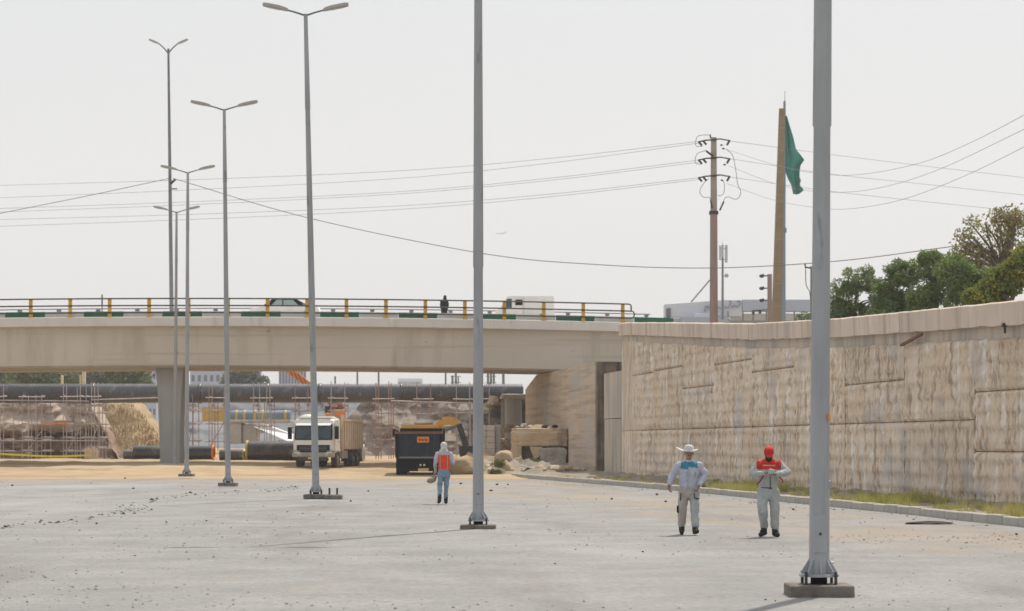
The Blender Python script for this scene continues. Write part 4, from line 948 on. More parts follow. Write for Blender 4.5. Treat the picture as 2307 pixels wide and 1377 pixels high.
def person(label, loc, sp):
    f = sp['f']                                    # -1 faces the camera, +1 faces away
    root = thing('person', label, 'person', loc)
    hd, tilt = Vector(sp['head']), sp.get('tilt', 0)
    J = {k: Vector(v) for k, v in sp['J'].items()}
    body = MB(); rot = Matrix.Rotation(tilt*(-f), 3, 'X')
    def hp(x, y, z): return hd+rot @ Vector((x, y*f, z))
    body.ell(hp(0,-.005,.035), (.076,.094,.088), tilt=(tilt*(-f),'X')); body.ell(hp(0,.02,-.035), (.060,.070,.085), tilt=(tilt*(-f),'X'))
    body.ell(hp(0,.062,-.085), (.034,.03,.03)); caps(body, hp(0,.086,.015), .010, hp(0,.108,-.028), .017, 8)
    for s in (-1,1):
        body.ell(hp(s*.078,-.005,-.005), (.012,.022,.034)); body.ell(hp(s*.034,.072,-.028), (.022,.018,.02)); caps(body, hp(s*.015,.088,.03), .011, hp(s*.048,.076,.03), .011, 7)
    caps(body, hp(-.02,.085,-.058), .009, hp(.02,.085,-.058), .009, 7)
    neck0 = Vector(sp['neck']); caps(body, neck0-Vector((0,0,.06)), .062, hd+Vector((0,-.01*f,-.06)), .054)
    ts = sp['torso']; body.loft([(x,y,z,rx*.72,ry*.72) for x,y,z,rx,ry in ts])
    for s in 'LR':
        chain(body, [(J['sh'+s],.048),(J['el'+s],.038),(J['wr'+s],.028)]); chain(body, [(J['hip'+s],.075),(J['kn'+s],.045),(J['an'+s],.03)])
        h = sp['hand'+s]; hand(body, J['wr'+s], h[0], h[1], h[2], h[3])
        caps(body, J['an'+s], .03, J['an'+s]*.5+Vector(sp['toe'+s])*.5, .018)
    remesh(body, 'body', ['skin'], .0085, root, smooth_n=2)
    for s in (-1,1): MB().ell(hp(s*.031,.083,.006), (.011,.007,.006)).build('eye', 'hair', root)
    # jacket
    jk = MB(); jk.loft(ts, 20)
    for s in 'LR':
        d = (J['wr'+s]-J['el'+s]).normalized()
        chain(jk, [(J['sh'+s],sp['sl'][0]),(J['el'+s],sp['sl'][1]),(J['wr'+s]-d*.015,sp['sl'][2])])
    remesh(jk, 'jacket', sp['jm'], .0095, root, sp.get('jpick'), .020)
    tr = MB(); hl, hr = J['hipL'], J['hipR']; hc = (hl+hr)/2; zt = sp['waist']
    tr.loft([(hc.x,hc.y,zt,sp['hipw']*.92,.115),(hc.x,hc.y,zt-.1,sp['hipw'],.13),(hc.x,hc.y,zt-.22,sp['hipw']*.98,.13),(hc.x,hc.y,zt-.29,sp['hipw']*.8,.11)], 20)
    for s in 'LR':
        chain(tr, [(J['hip'+s]-Vector((0,0,.06)),sp['lg'][0]),(J['kn'+s],sp['lg'][1]),(J['an'+s]+Vector((0,0,.085)),sp['lg'][2])])
    remesh(tr, 'trousers', sp['tm'], .011, root, sp.get('tpick'), .019)
    for s in 'LR':
        bt = MB(); an, toe = J['an'+s], Vector(sp['toe'+s]); hl_ = an+(an-toe).normalized()*.05; hl_.z = an.z-.045
        caps(bt, an+Vector((0,0,.10)), .062, an-Vector((0,0,.02)), .058); caps(bt, hl_, .048, toe, .043); caps(bt, an-Vector((0,0,.01)), .056, (an+toe)/2+Vector((0,0,.018)), .050)
        remesh(bt, 'boot', ['boot'], .010, root)
        d = (toe-hl_); MB().bar(hl_-d*.12+Vector((0,0,-.034)), toe+d*.1+Vector((0,0,-.030)), .085, .022).build('sole', 'boot', root) if False else None
    return root, hp
def torso(z0, zs, hip=.18, ch=.2, dy=0, lean=0):
    return [(0,0,z0,hip,.125),(0,0,z0+.12,hip*.97,.13),(0,lean*.3,z0+.28,ch*.93,.13),(0,lean*.6,zs-.16,ch*1.0,.132),(0,lean,zs-.04,ch*.95,.112),(0,lean,zs+.03,ch*.60,.09),(0,lean,zs+.075,.075,.075)]
# --- man with white sun hat and teal-yoked jacket
f = -1; g = G(1552, 1204.5)
spec = dict(f=-1, head=(.0,-.035,1.57), neck=(0,-.005,1.44), tilt=.02, torso=torso(.80, 1.372, .185, .205),
  J=dict(shL=(-.178,0,1.335), elL=(-.315,.03,1.15), wrL=(-.385,-.06,.98), shR=(.182,0,1.335), elR=(.315,.06,1.15), wrR=(.19,-.15,.97),
         hipL=(-.10,0,.88), knL=(-.128,-.02,.49), anL=(-.13,.10,.10), hipR=(.095,0,.88), knR=(.105,-.10,.49), anR=(.105,-.20,.10)),
  toeL=(-.145,-.07,.04), toeR=(.125,-.40,.075), handL=((-.05,-.15,-1),(.6,-.5,0),1,.7), handR=((-.25,-.35,-1),(-.7,.2,0),-1,.9),
  sl=(.082,.070,.054), hipw=.182, waist=1.0, lg=(.108,.088,.075), jm=['cloth_white','cloth_teal'], tm=['cloth_beige','cloth_grey'],
  jpick=lambda c: 1 if (1.275+.02*math.sin(c.x*20) < c.z < 1.425-.12*abs(c.x) and abs(c.x) < .165-.1*(c.z-1.28)) else 0, tpick=lambda c: 0 if c.x < -.0 else 1)  # trouser colour splits by side: shading of the legs put into the cloth colour
m1, hp = person('man in white sun hat and pale jacket with teal shoulder panel walking', g, spec)
ht = MB(); n = 26
V = []; prof = [(.0,.165),(.05,.16),(.085,.135),(.098,.085),(.100,.062)]
for r, z in prof: V += [tuple(hp(r*math.cos(2*math.pi*k/n), r*1.12*math.sin(2*math.pi*k/n), z)) for k in range(n)]
for r in (.114,.130):
    for k in range(n):
        a = 2*math.pi*k/n; c = math.cos(a); up = .02*max(0, abs(c)-.55)*(r > .12)
        V.append(tuple(hp(r*c*(1.0+.0*(r > .12)), r*1.1*math.sin(a), .057-(.030 if r > .12 else 0)+up+.010*math.sin(3*a+1)*(r > .12))))
Fc = [(i*n+k, i*n+(k+1) % n, (i+1)*n+(k+1) % n, (i+1)*n+k) for i in range(len(prof)+1) for k in range(n)]
hat = ht.add(V, Fc).build('sun_hat', 'hat', m1, sm=True)
md = hat.modifiers.new('t', 'SOLIDIFY'); md.thickness = .008
for s, L, up in ((-1,.135,.07),(1,.06,.035)):
    a = hp(s*.118,0,.040)
    fl = MB().add([a+Vector((-s*.02,-.05,-.012)), a+Vector((-s*.02,.06,.01)), a+Vector((s*L*.6,.05,up*.75)), a+Vector((s*L,.02,up)), a+Vector((s*L*.9,-.03,up*.72)), a+Vector((s*L*.45,-.055,up*.15))],
       [(0,1,2,3,4,5)]).build('hat_flap', 'hat', m1); md = fl.modifiers.new('t', 'SOLIDIFY'); md.thickness = .012
MB().ell(hp(0,.086,-.046), (.030,.012,.010)).build('moustache', 'hair', m1)
MB().loft([(0,-.01,1.40,.088,.085),(0,-.012,1.44,.078,.078)], 18).build('collar', 'cloth_white', m1)
MB().box((-.017,-.152,1.275), (.017,-.128,1.305)).build('badge', 'hat', m1)
MB().bar((-.03,-.150,1.27), (-.03,-.145,.86), .008).build('zip', 'cloth_grey', m1)
MB().bar((-.165,-.125,.80), (-.175,-.10,.66), .014, .03).build('pocket_trim', 'black_cloth', m1); MB().bar((.085,-.16,.80), (.10,-.175,.70), .014, .02).bar((.10,-.175,.70), (.19,-.13,.695), .014, .02).build('pocket_trim', 'black_cloth', m1)
MB().bbox((-.232,-.06,.42), (-.20,.05,.56), .01).build('thigh_pocket', 'black_cloth', m1)
for z in (1.20,1.17,1.14): MB().ell((.11,-.148,z), (.008,.006,.008)).build('button', 'black_cloth', m1)
# --- bearded man with red cap looking down
g = G(1731, 1209.5)
spec = dict(f=-1, head=(.0,-.085,1.57), neck=(0,-.02,1.47), tilt=.45, torso=torso(.88, 1.425, .18, .205),
  J=dict(shL=(-.185,0,1.365), elL=(-.30,-.04,1.19), wrL=(-.115,-.25,1.195), shR=(.19,0,1.365), elR=(.36,-.03,1.22), wrR=(.14,-.25,1.18),
         hipL=(-.10,0,.90), knL=(-.125,-.09,.50), anL=(-.075,.06,.115), hipR=(.10,0,.90), knR=(.115,-.05,.50), anR=(.125,.0,.10)),
  toeL=(-.16,-.11,.045), toeR=(.155,-.20,.045), handL=((.9,-.25,.15),(.1,-.3,-1),-1,.8), handR=((-.9,-.2,.1),(-.1,-.3,-1),1,.8),
  sl=(.084,.072,.054), hipw=.18, waist=1.0, lg=(.112,.092,.078), jm=['cloth_grey','cloth_red','lime'], tm=['cloth_grey'],
  jpick=lambda c: (2 if 1.335 < c.z < 1.35 and c.y < -.05 and abs(c.x) < .12 else 1) if (1.265+.25*max(0,abs(c.x)-.15) < c.z < 1.53 and abs(c.x) < .235) else 0)
m2, hp = person('bearded man in red cap and red-yoked grey suit looking down at his hands', g, spec)
cp = MB(); V = []; prof = [(.0,.132),(.045,.128),(.078,.105),(.092,.065),(.095,.02)]
for r, z in prof: V += [tuple(hp(r*math.cos(2*math.pi*k/n), r*1.12*math.sin(2*math.pi*k/n)-.004, z)) for k in range(n)]
cap = cp.add(V, [(i*n+k, i*n+(k+1) % n, (i+1)*n+(k+1) % n, (i+1)*n+k) for i in range(4) for k in range(n)]).build('cap', 'cloth_red', m2, sm=True)
md = cap.modifiers.new('t', 'SOLIDIFY'); md.thickness = .006
vz = MB().add([hp(x, y, z) for x, y, z in ((-.075,.07,.03),(-.06,.135,.012),(0,.165,.006),(.06,.135,.012),(.075,.07,.03),(.03,.1,.04),(-.03,.1,.04))], [(0,1,2,6),(2,3,4,5),(2,5,6)]).build('visor', 'cloth_red', cap)
vz.modifiers.new('t', 'SOLIDIFY').thickness = .008
bd = MB(); bd.ell(hp(0,.045,-.09), (.058,.052,.06)); bd.ell(hp(0,.05,-.13), (.042,.038,.05)); bd.ell(hp(-.045,.02,-.04), (.028,.05,.06)); bd.ell(hp(.045,.02,-.04), (.028,.05,.06)); bd.ell(hp(0,.083,-.05), (.035,.016,.012))
remesh(bd, 'beard', ['hair'], .008, m2)
MB().loft([(0,-.01,1.46,.09,.085),(0,-.02,1.515,.072,.072)], 18).build('collar', 'lime', m2)
MB().bar((.02,-.138,1.28), (.02,-.13,.90), .012).build('zip', 'black_cloth', m2); MB().bar((-.15,-.128,.93), (.06,-.14,.915), .012).build('hem_trim', 'black_cloth', m2)
for pts in ([(-.10,-.27,1.19),(-.15,-.24,1.10),(-.20,-.18,1.02),(-.23,-.12,.985)], [(.12,-.27,1.17),(.19,-.23,1.12),(.24,-.16,1.07),(.26,-.08,1.03)]):
    MB().tube(catmull(pts, 5), .013, 6).build('cord', 'cord_red', m2)
o = MB().bbox((-.045,-.012,-.055), (.045,.012,.055), .008).build('packet', 'packet'); o.location = g+Vector((.01,-.33,1.23)); o.rotation_euler = (R(30),R(15),0)
tag(o, 'small pale packet held in the bearded man\'s hands', 'packet')
# --- worker from behind, white hood, orange vest
g = G(1000, 1136)
spec = dict(f=1, head=(.0,.0,1.665), neck=(0,.0,1.53), tilt=.1, torso=torso(.98, 1.475, .165, .19),
  J=dict(shL=(-.185,0,1.45), elL=(-.245,-.03,1.17), wrL=(-.255,.05,.93), shR=(.185,0,1.45), elR=(.26,.0,1.21), wrR=(.17,.22,1.25),
         hipL=(-.09,0,.95), knL=(-.12,.02,.52), anL=(-.12,-.16,.15), hipR=(.085,0,.95), knR=(.07,.06,.53), anR=(.055,.10,.10)),
  toeL=(-.155,.0,.055), toeR=(.06,.29,.045), handL=((-.15,.2,-1),(.6,.4,0),-1,1.1), handR=((-.5,.6,.3),(-.5,-.2,-.6),1,.8),
  sl=(.075,.058,.042), hipw=.165, waist=1.08, lg=(.098,.073,.058), jm=['cloth_white','vest_orange','cloth_beige'], tm=['denim'],
  jpick=lambda c: 1 if (.96 < c.z < 1.43 and abs(c.x) < .165) else (2 if c.x < -.2 and c.z < 1.15 else 0))
m3, hp = person('worker in white hood, orange vest and jeans walking away from the camera', g, spec)
hd_ = MB(); hd_.ell(hp(0,-.015,.03), (.098,.112,.112)); hd_.ell(hp(0,-.03,-.06), (.092,.10,.10)); caps(hd_, hp(-.07,-.02,-.14), .065, hp(.07,-.02,-.14), .065)
remesh(hd_, 'hood', ['hat'], .012, m3, None, .008)
for s in (-1,1): MB().tube([(s*.10,-.125,1.46),(s*.105,-.142,1.30),(s*.10,-.135,1.0)], .012, 6).build('vest_strap', 'cloth_beige', m3)
tl = MB().rock((0,0,0), .15, 4, 0, 2, .6).rock((.11,0,.06), .08, 9, 0, 2, .7).tube([(.10,0,.06),(.14,-.02,.13),(.10,0,.17)], .012, 6).build('bundle', 'bundle', None, sm='auto'); tl.location = g+Vector((-.36,.10,.70)); tl.rotation_euler = (0,R(-18),R(10)); tag(tl, 'small brown bundle held low in the hooded worker\'s left hand', 'bundle')
# --- walker on the bridge in black
xw = PX(1001,137); spec = dict(f=1, head=(.04,.0,1.52), neck=(0,0,1.39), tilt=.0, torso=torso(.84, 1.34, .19, .19),
  J=dict(shL=(-.17,0,1.31), elL=(-.22,.03,1.06), wrL=(-.2,.1,.86), shR=(.17,0,1.31), elR=(.22,.03,1.06), wrR=(.2,.1,.86), hipL=(-.09,0,.84), knL=(-.1,.1,.46), anL=(-.1,.05,.09), hipR=(.09,0,.84), knR=(.1,.0,.46), anR=(.1,-.1,.09)),
  toeL=(-.1,.22,.04), toeR=(.1,.06,.04), handL=((0,.2,-1),(1,0,0),-1,.5), handR=((0,.2,-1),(-1,0,0),1,.5), sl=(.08,.06,.05), hipw=.18, waist=.95, lg=(.12,.11,.1), jm=['black_cloth'], tm=['black_cloth'])
m4, hp = person('person all in black walking across the bridge', (xw, 137, deck_z(xw)+.03), spec)
vl = MB(); vl.ell(hp(0,-.01,.03), (.10,.11,.12)); vl.ell(hp(0,-.03,-.1), (.12,.12,.13)); remesh(vl, 'veil', ['black_cloth'], .014, m4)
# ------------------------------------------------------------ power poles, flag, mast, buildings
YT = 150.0; zt0 = 7.4
pp = thing('power_pole', 'concrete power pole with three tiers of crossarms, rust brown below', 'power pole', (PX(1608,YT), YT, zt0))
def TP(px, py, dy=0): return (PX(px,YT)-PX(1608,YT), dy, PZ(py,YT)-zt0)
zj, ztop = TP(0,480)[2], TP(0,310)[2]
MB().box((-.27,-.2,0), (.27,.2,zj), taper=.86).build('lower_shaft', 'pole_brown', pp); MB().box((-.215,-.165,zj+.01), (.215,.165,ztop), taper=.84).build('upper_shaft', 'pole_concrete', pp)
MB().box((-.30,-.22,zj-.1), (.30,.22,zj+.12)).build('collar', 'bolt', pp)
MB().tube([TP(1601,312), TP(1600,303)], .05, 6).build('top_pin', 'bolt', pp)
for yy in (316,357,397):
    MB().tube([TP(1572,yy+5,-.2),TP(1590,yy+1,-.2),TP(1608,yy,-.2)], .05, 6).build('crossarm', 'insulator', pp)
    MB().tube([TP(1608,yy,-.2),TP(1622,yy-2,-.2),TP(1645,yy+2,-.2)], .05, 6).build('crossarm', 'insulator', pp)
    for a, b in (((1574,yy+5),(1581,yy+13)),((1584,yy+3),(1591,yy+11)),((1643,yy+2),(1637,yy+12))):
        MB().tube([TP(*a,-.2), TP(*b,-.2)], .075, 7).build('insulator', 'insulator', pp)
MB().tube([TP(1590,341,-.2), TP(1606,353,-.2)], .07, 6).build('strut', 'insulator', pp)
for a in ((1625,328),(1629,336),(1632,372),(1626,407)): MB().ell(TP(*a,-.2), (.10,.08,.06)).build('fuse', 'insulator', pp)
for pts in ([(1582,331),(1567,329),(1572,308),(1600,305)], [(1590,340),(1570,348),(1566,368),(1581,371)], [(1596,404),(1585,414),(1576,432),(1584,445),(1597,446),(1604,460)],
            [(1635,337),(1650,352),(1657,385),(1661,415),(1668,432),(1664,446),(1655,450),(1642,445),(1633,447),(1626,462),(1621,475)], [(1626,407),(1631,415),(1630,435),(1622,442),(1617,440)]):
    MB().tube(catmull([TP(x,y,-.22) for x,y in pts], 6), .022, 5).build('jumper_cable', 'wire', pp)
MB().tube([TP(1621,475,-.2), TP(1630,455,-.2)], .06, 6).build('cable_head', 'insulator', pp); MB().tube([TP(1604,470,-.2), TP(1600,452,-.2)], .05, 6).build('cable_head', 'insulator', pp)
# tapered tan pylon, slightly leaning
YY = 165.0; zb = 7.0
py_ = thing('concrete_pylon', 'tall tapered tan concrete pylon leaning slightly beside the green flag', 'pylon', (PX(1746,YY), YY, zb))
def YPt(px, py): return (PX(px,YY)-PX(1746,YY), PZ(py,YY)-zb)
b0, b1, t0, t1 = YPt(1734,728), YPt(1758,728), YPt(1755.5,245), YPt(1768,245)
V = [(b0[0],-.35,-1),(b1[0],-.35,-1),(b1[0],.35,-1),(b0[0],.35,-1),(t0[0],-.2,t0[1]),(t1[0],-.2,t0[1]),(t1[0],.2,t0[1]),(t0[0],.2,t0[1])]
MB().add(V, [(3,2,1,0),(4,5,6,7),(0,1,5,4),(1,2,6,5),(2,3,7,6),(3,0,4,7)]).build('shaft', 'pole_tan', py_)
for k in range(12):
    t = (k+.6)/12.5; xl_ = b0[0]+(t0[0]-b0[0])*t; xr_ = b1[0]+(t1[0]-b1[0])*t; z = -1+(t0[1]+1)*t; wd = .35-.15*t
    MB().box((xl_-.01,-wd-.012,z), (xr_+.01,wd+.01,z+.05)).build('band', 'pole_concrete', py_)
# flag mast
YF = 230.0; zf = 6.0; fm = thing('flag_mast', 'slim blue-grey flag mast behind the tan pylon', 'flag mast', (PX(1765,YF), YF, zf))
def FP(px, py): return (PX(px,YF)-PX(1765,YF), 0, PZ(py,YF)-zf)
MB().tube([(0,0,0), FP(1765,520), FP(1767,300), FP(1767.5,228)], [.26,.22,.16,.12], 12).build('mast', 'mast_blue', fm, sm='auto'); MB().tube([FP(1768,230), FP(1768.5,205)], .03, 5).build('finial', 'dark_galv', fm); MB().tube([FP(1766,524), FP(1766,514)], .3, 10).build('collar', 'dark_galv', fm)
outline = [(262,1769,1771),(285,1769,1779),(310,1769,1789),(335,1769,1795),(347,1769,1804),(360,1769,1813),(372,1770,1804),(385,1770,1801),(400,1775,1800),(408,1779,1803),(418,1784,1800),(430,1786,1810),(438,1788,1800)]
V = []; nU = 22; rows = []
ysr = np.linspace(262, 438, 60)
for yy in ysr:
    a = np.interp(yy, [o[0] for o in outline], [o[1] for o in outline]); b = np.interp(yy, [o[0] for o in outline], [o[2] for o in outline])
    for i in range(nU):
        t = i/(nU-1); px = a+(b-a)*t; fold = .35*math.sin(t*9+yy*.035)*(.3+t)+.15*math.sin(t*21+yy*.02)
        p = FP(px, yy); V.append((p[0], fold, p[2]))
Fc = [(j*nU+i, j*nU+i+1, (j+1)*nU+i+1, (j+1)*nU+i) for j in range(len(ysr)-1) for i in range(nU-1)]
o = link('flag', pydata('flag', V, Fc, ['flag'], True)); o.location = fm.location; o.modifiers.new('t', 'SOLIDIFY').thickness = .02
tag(o, 'large plain teal-green flag hanging limp from the mast', 'flag')
# cell mast
YM = 300.0; cm = thing('cell_mast', 'slim mobile phone mast with panel antennas right of the power pole', 'mast', (PX(1628,YM), YM, 12))
def CM(px, py, d=0): return (PX(px,YM)-PX(1628,YM), d, PZ(py,YM)-12)
MB().tube([CM(1628,720), CM(1628,552)], [.18,.13], 8).build('pole', 'dark_galv', cm); MB().tube([CM(1628,552), CM(1628.5,544)], .03, 5).build('spike', 'dark_galv', cm)
for x0, x1, y0, y1 in ((1633,1639,552,592),(1620,1624,553,585),(1625,1630,556,580)): 
    a, b = CM(x0,y1), CM(x1,y0); MB().bbox((a[0],-.3,a[2]), (b[0],.1,b[2]), .05).build('panel_antenna', 'antenna', cm)
for yy in (560,585): MB().bar(CM(1620,yy,-.1), CM(1638,yy,-.1), .1).build('bracket', 'dark_galv', cm)
MB().ell(CM(1637,621), (.28,.2,.28)).build('dish', 'bldg_grey', cm); MB().bar(CM(1629,622), CM(1636,622), .08).build('dish_arm', 'dark_galv', cm)
# low pale building with signboard
YQ = 330.0; bd = thing('low_building', 'pale blue-white flat-roofed building with script sign above the wall', 'building', (PX(1500,YQ), YQ, 1.2))
def QB(px, py, d=0): return (PX(px,YQ)-PX(1500,YQ), d, PZ(py,YQ)-1.2)
def qb(x0, x1, y0, y1, d0, d1, nm, m, e=.05):
    a, b = QB(x0,y1), QB(x1,y0); MB().bbox((a[0],d0,a[2]), (b[0],d1,b[2]), e).build(nm, m, bd)
a = QB(1495,690); b = QB(1885,690)
MB().box((a[0],6,0), (b[0],30,QB(0,712)[2])).build('wall', 'bldg_grey', bd)
V = [QB(1500,712,2),QB(1672,712,.5),QB(1672,676,.5),QB(1630,675.5,.8),QB(1524,681,2),QB(1500,684,2)]
MB().add(V+[(x,y+3,z) for x,y,z in V], [(0,1,2,3,4,5),(11,10,9,8,7,6)]+[(k,(k+1) % 6,6+(k+1) % 6,6+k) for k in range(6)]).build('sign_fascia', 'bldg_white', bd)
qb(1673, 1850, 674.5, 701, .4, 3, 'fascia', 'bldg_blue'); qb(1503, 1513, 693, 715, 1.7, 1.99, 'opening', 'win'); qb(1565, 1605, 706, 722, .2, 4, 'roof_unit', 'bldg_white'); qb(1535, 1640, 714, 728, -.5, 5, 'parapet', 'bldg_grey')
qb(1652, 1850, 703, 718, 3.2, 5.9, 'white_band', 'slab_white')
for px in (1640,1674,1697,1727,1790,1830): qb(px, px+2.5, 701, 722, .6, 1.2, 'column', 'dark_galv')
for pts in ([(1588,700),(1590,692),(1594,688),(1598,694),(1602,687),(1605,694)], [(1614,696),(1620,692),(1627,696),(1634,690),(1640,694),(1645,687),(1648,680),(1643,678)], [(1648,692),(1656,688),(1662,691),(1668,684),(1666,678),(1660,679)], [(1588,701),(1592,698)]):
    MB().tube(catmull([QB(x,y,.3 if x > 1610 else .75) for x,y in pts], 5), .12, 5).build('script_stroke', 'script', bd)
a = MB().tube([QB(1560,679,3), QB(1603,628,3)], .12, 6).build('roof_strut', 'dark_galv', bd)
# second pole with arms, partly behind the pylon
YK = 190.0; sp2 = thing('service_pole', 'short brown pole with three dark insulator arms left of the tan pylon', 'power pole', (PX(1734,YK), YK, 7))
def SP(px, py, d=0): return (PX(px,YK)-PX(1734,YK), d, PZ(py,YK)-7)
MB().box((-.18,-.15,0), (.18,.15,SP(0,618)[2])).build('shaft', 'pole_brown', sp2)
for yy in (622,650,677):
    MB().bar(SP(1716,yy), SP(1734,yy-.5), .10).build('arm', 'insulator', sp2); MB().ell(SP(1716,yy), (.22,.15,.16)).build('insulator', 'insulator', sp2); MB().ell(SP(1719,yy-2), (.12,.1,.12)).build('insulator_cap', 'insulator', sp2)
for x, y in ((1697,702),(1712,700)): MB().tube([SP(x,y), SP(x,y+7)], .12, 6).build('hanging_fuse', 'insulator', sp2)
MB().bar(SP(1693,700), SP(1730,698), .08).build('low_arm', 'insulator', sp2)
yk = thing('bracket_pole', 'thin pole with a bent bracket just left of the nearest lamp post', 'pole', (PX(1828,120), 120, 7)); 
def KP(px, py): return (PX(px,120)-PX(1828,120), 0, PZ(py,120)-7)
MB().tube([KP(1828,720), KP(1828,600)], .06, 6).build('shaft', 'dark_galv', yk); MB().tube([KP(1814,594),KP(1814,602),KP(1828,604)], .05, 6).build('bracket', 'bolt', yk)
MB().tube(catmull([KP(1815,604),KP(1816,640),KP(1824,658),KP(1826,675)], 5), .025, 5).build('cable', 'wire', yk)
# ------------------------------------------------------------ overhead wires
def wire(label, pts, Y0, Y1, r, grp=None):
    x0, x1 = pts[0][0], pts[-1][0]; W_ = [P(x, y, Y0+(Y1-Y0)*(x-x0)/(x1-x0)) for x, y in pts]
    c = catmull(W_, 12); o = MB().tube(c, r, 5).build('overhead_wire', 'wire', None, c[0]); o.location = c[0]; tag(o, label, 'wire', grp)
LW = [((0,418),(900,385),(1573,319)),((0,446),(900,402),(1573,323)),((0,470),(900,432),(1573,361)),((0,478),(900,437),(1573,366)),((0,495),(900,464),(1573,401)),((0,510),(900,472),(1573,405))]
ords = ['topmost','second','third','fourth','fifth','lowest']
for k, w3 in enumerate(LW):
    p0 = w3[0]; ext = (p0[0]-60, p0[1]+2.5); m_ = (w3[0], (450, (w3[0][1]+w3[1][1])/2+3), w3[1], (1240, (w3[1][1]+w3[2][1])/2+5), w3[2])
    wire(f'{ords[k]} of the six thin power lines running left from the concrete power pole', (ext,)+m_, 190, YT-.2, .014, 'power lines left of the power pole')
for k, w3 in enumerate([((1645,318),(1870,348),(2090,375),(2330,403)),((1645,358),(1870,392),(2090,416),(2330,442)),((1645,399),(1870,431),(2090,455),(2330,480))]):
    wire(f"{['upper','middle','lower'][k]} of three power lines sloping down rightward from the power pole", w3, YT-.2, 175, .013, 'power lines right of the power pole')
for k, w3 in enumerate([((1632,335),(1740,370),(1832,390),(1930,394),(2067,369),(2190,320),(2340,242)),((1640,373),(1740,412),(1832,431),(1950,429),(2100,388),(2340,276)),((1638,414),(1740,450),(1832,467),(1910,471),(2028,451),(2170,398),(2340,315))]):
    wire(f"{['upper','middle','lower'][k]} of three slack power lines rising to the right picture edge", w3, YT-.2, 85, .011, 'slack power lines at right')
wire('single dark cable drooping left from the lamp post on the bridge', ((-60,494),(0,481),(200,441),(382,402)), 150, 142.3, .022)
wire('long single dark cable drooping from the bridge lamp post to the right-hand trees', ((390,402),(690,490),(1080,570),(1340,596),(1600,604),(1880,589),(2150,555)), 142.3, 103, .022)
# ------------------------------------------------------------ airplane
YA = 2000.0; c0 = P(1128,526,YA); ap = thing('airplane', 'tiny pale airplane far off in the sky above the bridge', 'airplane', c0)
MB().tube([(-9.5,0,.2),(-8,0,0),(-4,0,0),(6,0,0),(9.5,0,.6)], [.3,1.0,1.15,1.1,.3], 12).build('fuselage', 'plane_grey', ap, sm=True)
MB().add([(-2,0,-.4),(2.5,0,-.4),(5.5,-9,.6),(4,-9,.6),(4,9,.6),(5.5,9,.6)], [(0,1,2,3),(0,4,5,1)]).build('wing', 'plane_grey', ap).modifiers.new('t','SOLIDIFY').thickness = .4
MB().prism([(6.2,.8),(8.4,4.6),(10,4.6),(9.4,.8)], -.15, .15, 'y').build('tail_fin', 'plane_grey', ap); MB().add([(8,0,1),(9.5,0,1),(10.5,-3.5,1.2),(9.6,-3.5,1.2),(9.6,3.5,1.2),(10.5,3.5,1.2)], [(0,1,2,3),(0,4,5,1)]).build('tailplane', 'plane_grey', ap).modifiers.new('t','SOLIDIFY').thickness = .25
for s in (-1,1): MB().tube([(-.5,s*3.2,-1.2),(2,s*3.2,-1.2)], .6, 10).build('engine', 'plane_grey', ap)
for ch in ap.children: ch.location = (0,0,0); ch.scale = (.5,.5,.5)
# ------------------------------------------------------------ far buildings seen under the deck
def tower(name, label, x0, x1, ytop, Yb, m, wins, zbase=1.0, dep=14):
    root = thing(name, label, 'building', (PX((x0+x1)/2,Yb), Yb, zbase)); hw = (PX(x1,Yb)-PX(x0,Yb))/2; H = PZ(ytop,Yb)-zbase
    MB().box((-hw,0,0), (hw,dep,H)).build('wall', m, root); MB().box((-hw-.2,-.2,H+.003), (hw+.2,dep,H+.6)).build('roof', m, root)
    nx, nyy, ww_, hh_ = wins
    wm = MB().box((-ww_/2,-.06,0), (ww_/2,-.005,hh_)).mesh('window', 'win')
    for j in range(nyy):
        for i in range(nx): link('window', wm, root, (-hw+(i+.5)*2*hw/nx, 0, H-(j+1)*(hh_+1.4)))
    return root
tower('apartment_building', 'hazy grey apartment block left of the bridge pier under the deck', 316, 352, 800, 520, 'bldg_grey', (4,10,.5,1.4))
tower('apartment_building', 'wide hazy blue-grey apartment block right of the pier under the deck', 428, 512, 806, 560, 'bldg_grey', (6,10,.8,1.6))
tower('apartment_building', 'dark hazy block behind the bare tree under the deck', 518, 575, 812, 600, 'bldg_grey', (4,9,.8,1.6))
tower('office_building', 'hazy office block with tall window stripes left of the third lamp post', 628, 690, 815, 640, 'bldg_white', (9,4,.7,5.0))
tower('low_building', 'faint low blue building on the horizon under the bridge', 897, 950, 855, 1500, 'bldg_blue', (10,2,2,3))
for px, yt, lb in ((755,848,'thin street pole just above the pipeline right of the crane boom'),(805,832,'left of the two thin street poles above the pipeline centre'),(853,832,'right of the two thin street poles above the pipeline centre'),(1004,833,'thin street pole left of the antenna cluster')):
    o = MB().tube([(0,0,0),(0,0,PZ(yt,260)-1)], .11, 6).build('street_pole', 'dark_galv'); o.location = (PX(px,260),260,1); tag(o, lb, 'pole')
def panels(px, lb, rects):
    root = thing('antenna_mast', lb, 'mast', (PX(px,280), 280, 1)); MB().tube([(0,0,0),(0,0,PZ(838,280)-1)], .14, 6).build('pole', 'dark_galv', root)
    for a, b, y0, y1 in rects: MB().bbox((PX(a,280)-PX(px,280),-.3,PZ(y1,280)-1), (PX(b,280)-PX(px,280),-.05,PZ(y0,280)-1), .04).build('panel_antenna', 'dark_galv', root)
    for yy in (848,862): MB().bar((PX(px-12,280)-PX(px,280),0,PZ(yy,280)-1), (PX(px+12,280)-PX(px,280),0,PZ(yy,280)-1), .08).build('bracket', 'dark_galv', root)
panels(1027, 'hazy antenna mast above the pipeline left of the second lamp post', ((1017,1022,846,866),(1031,1034,848,866)))
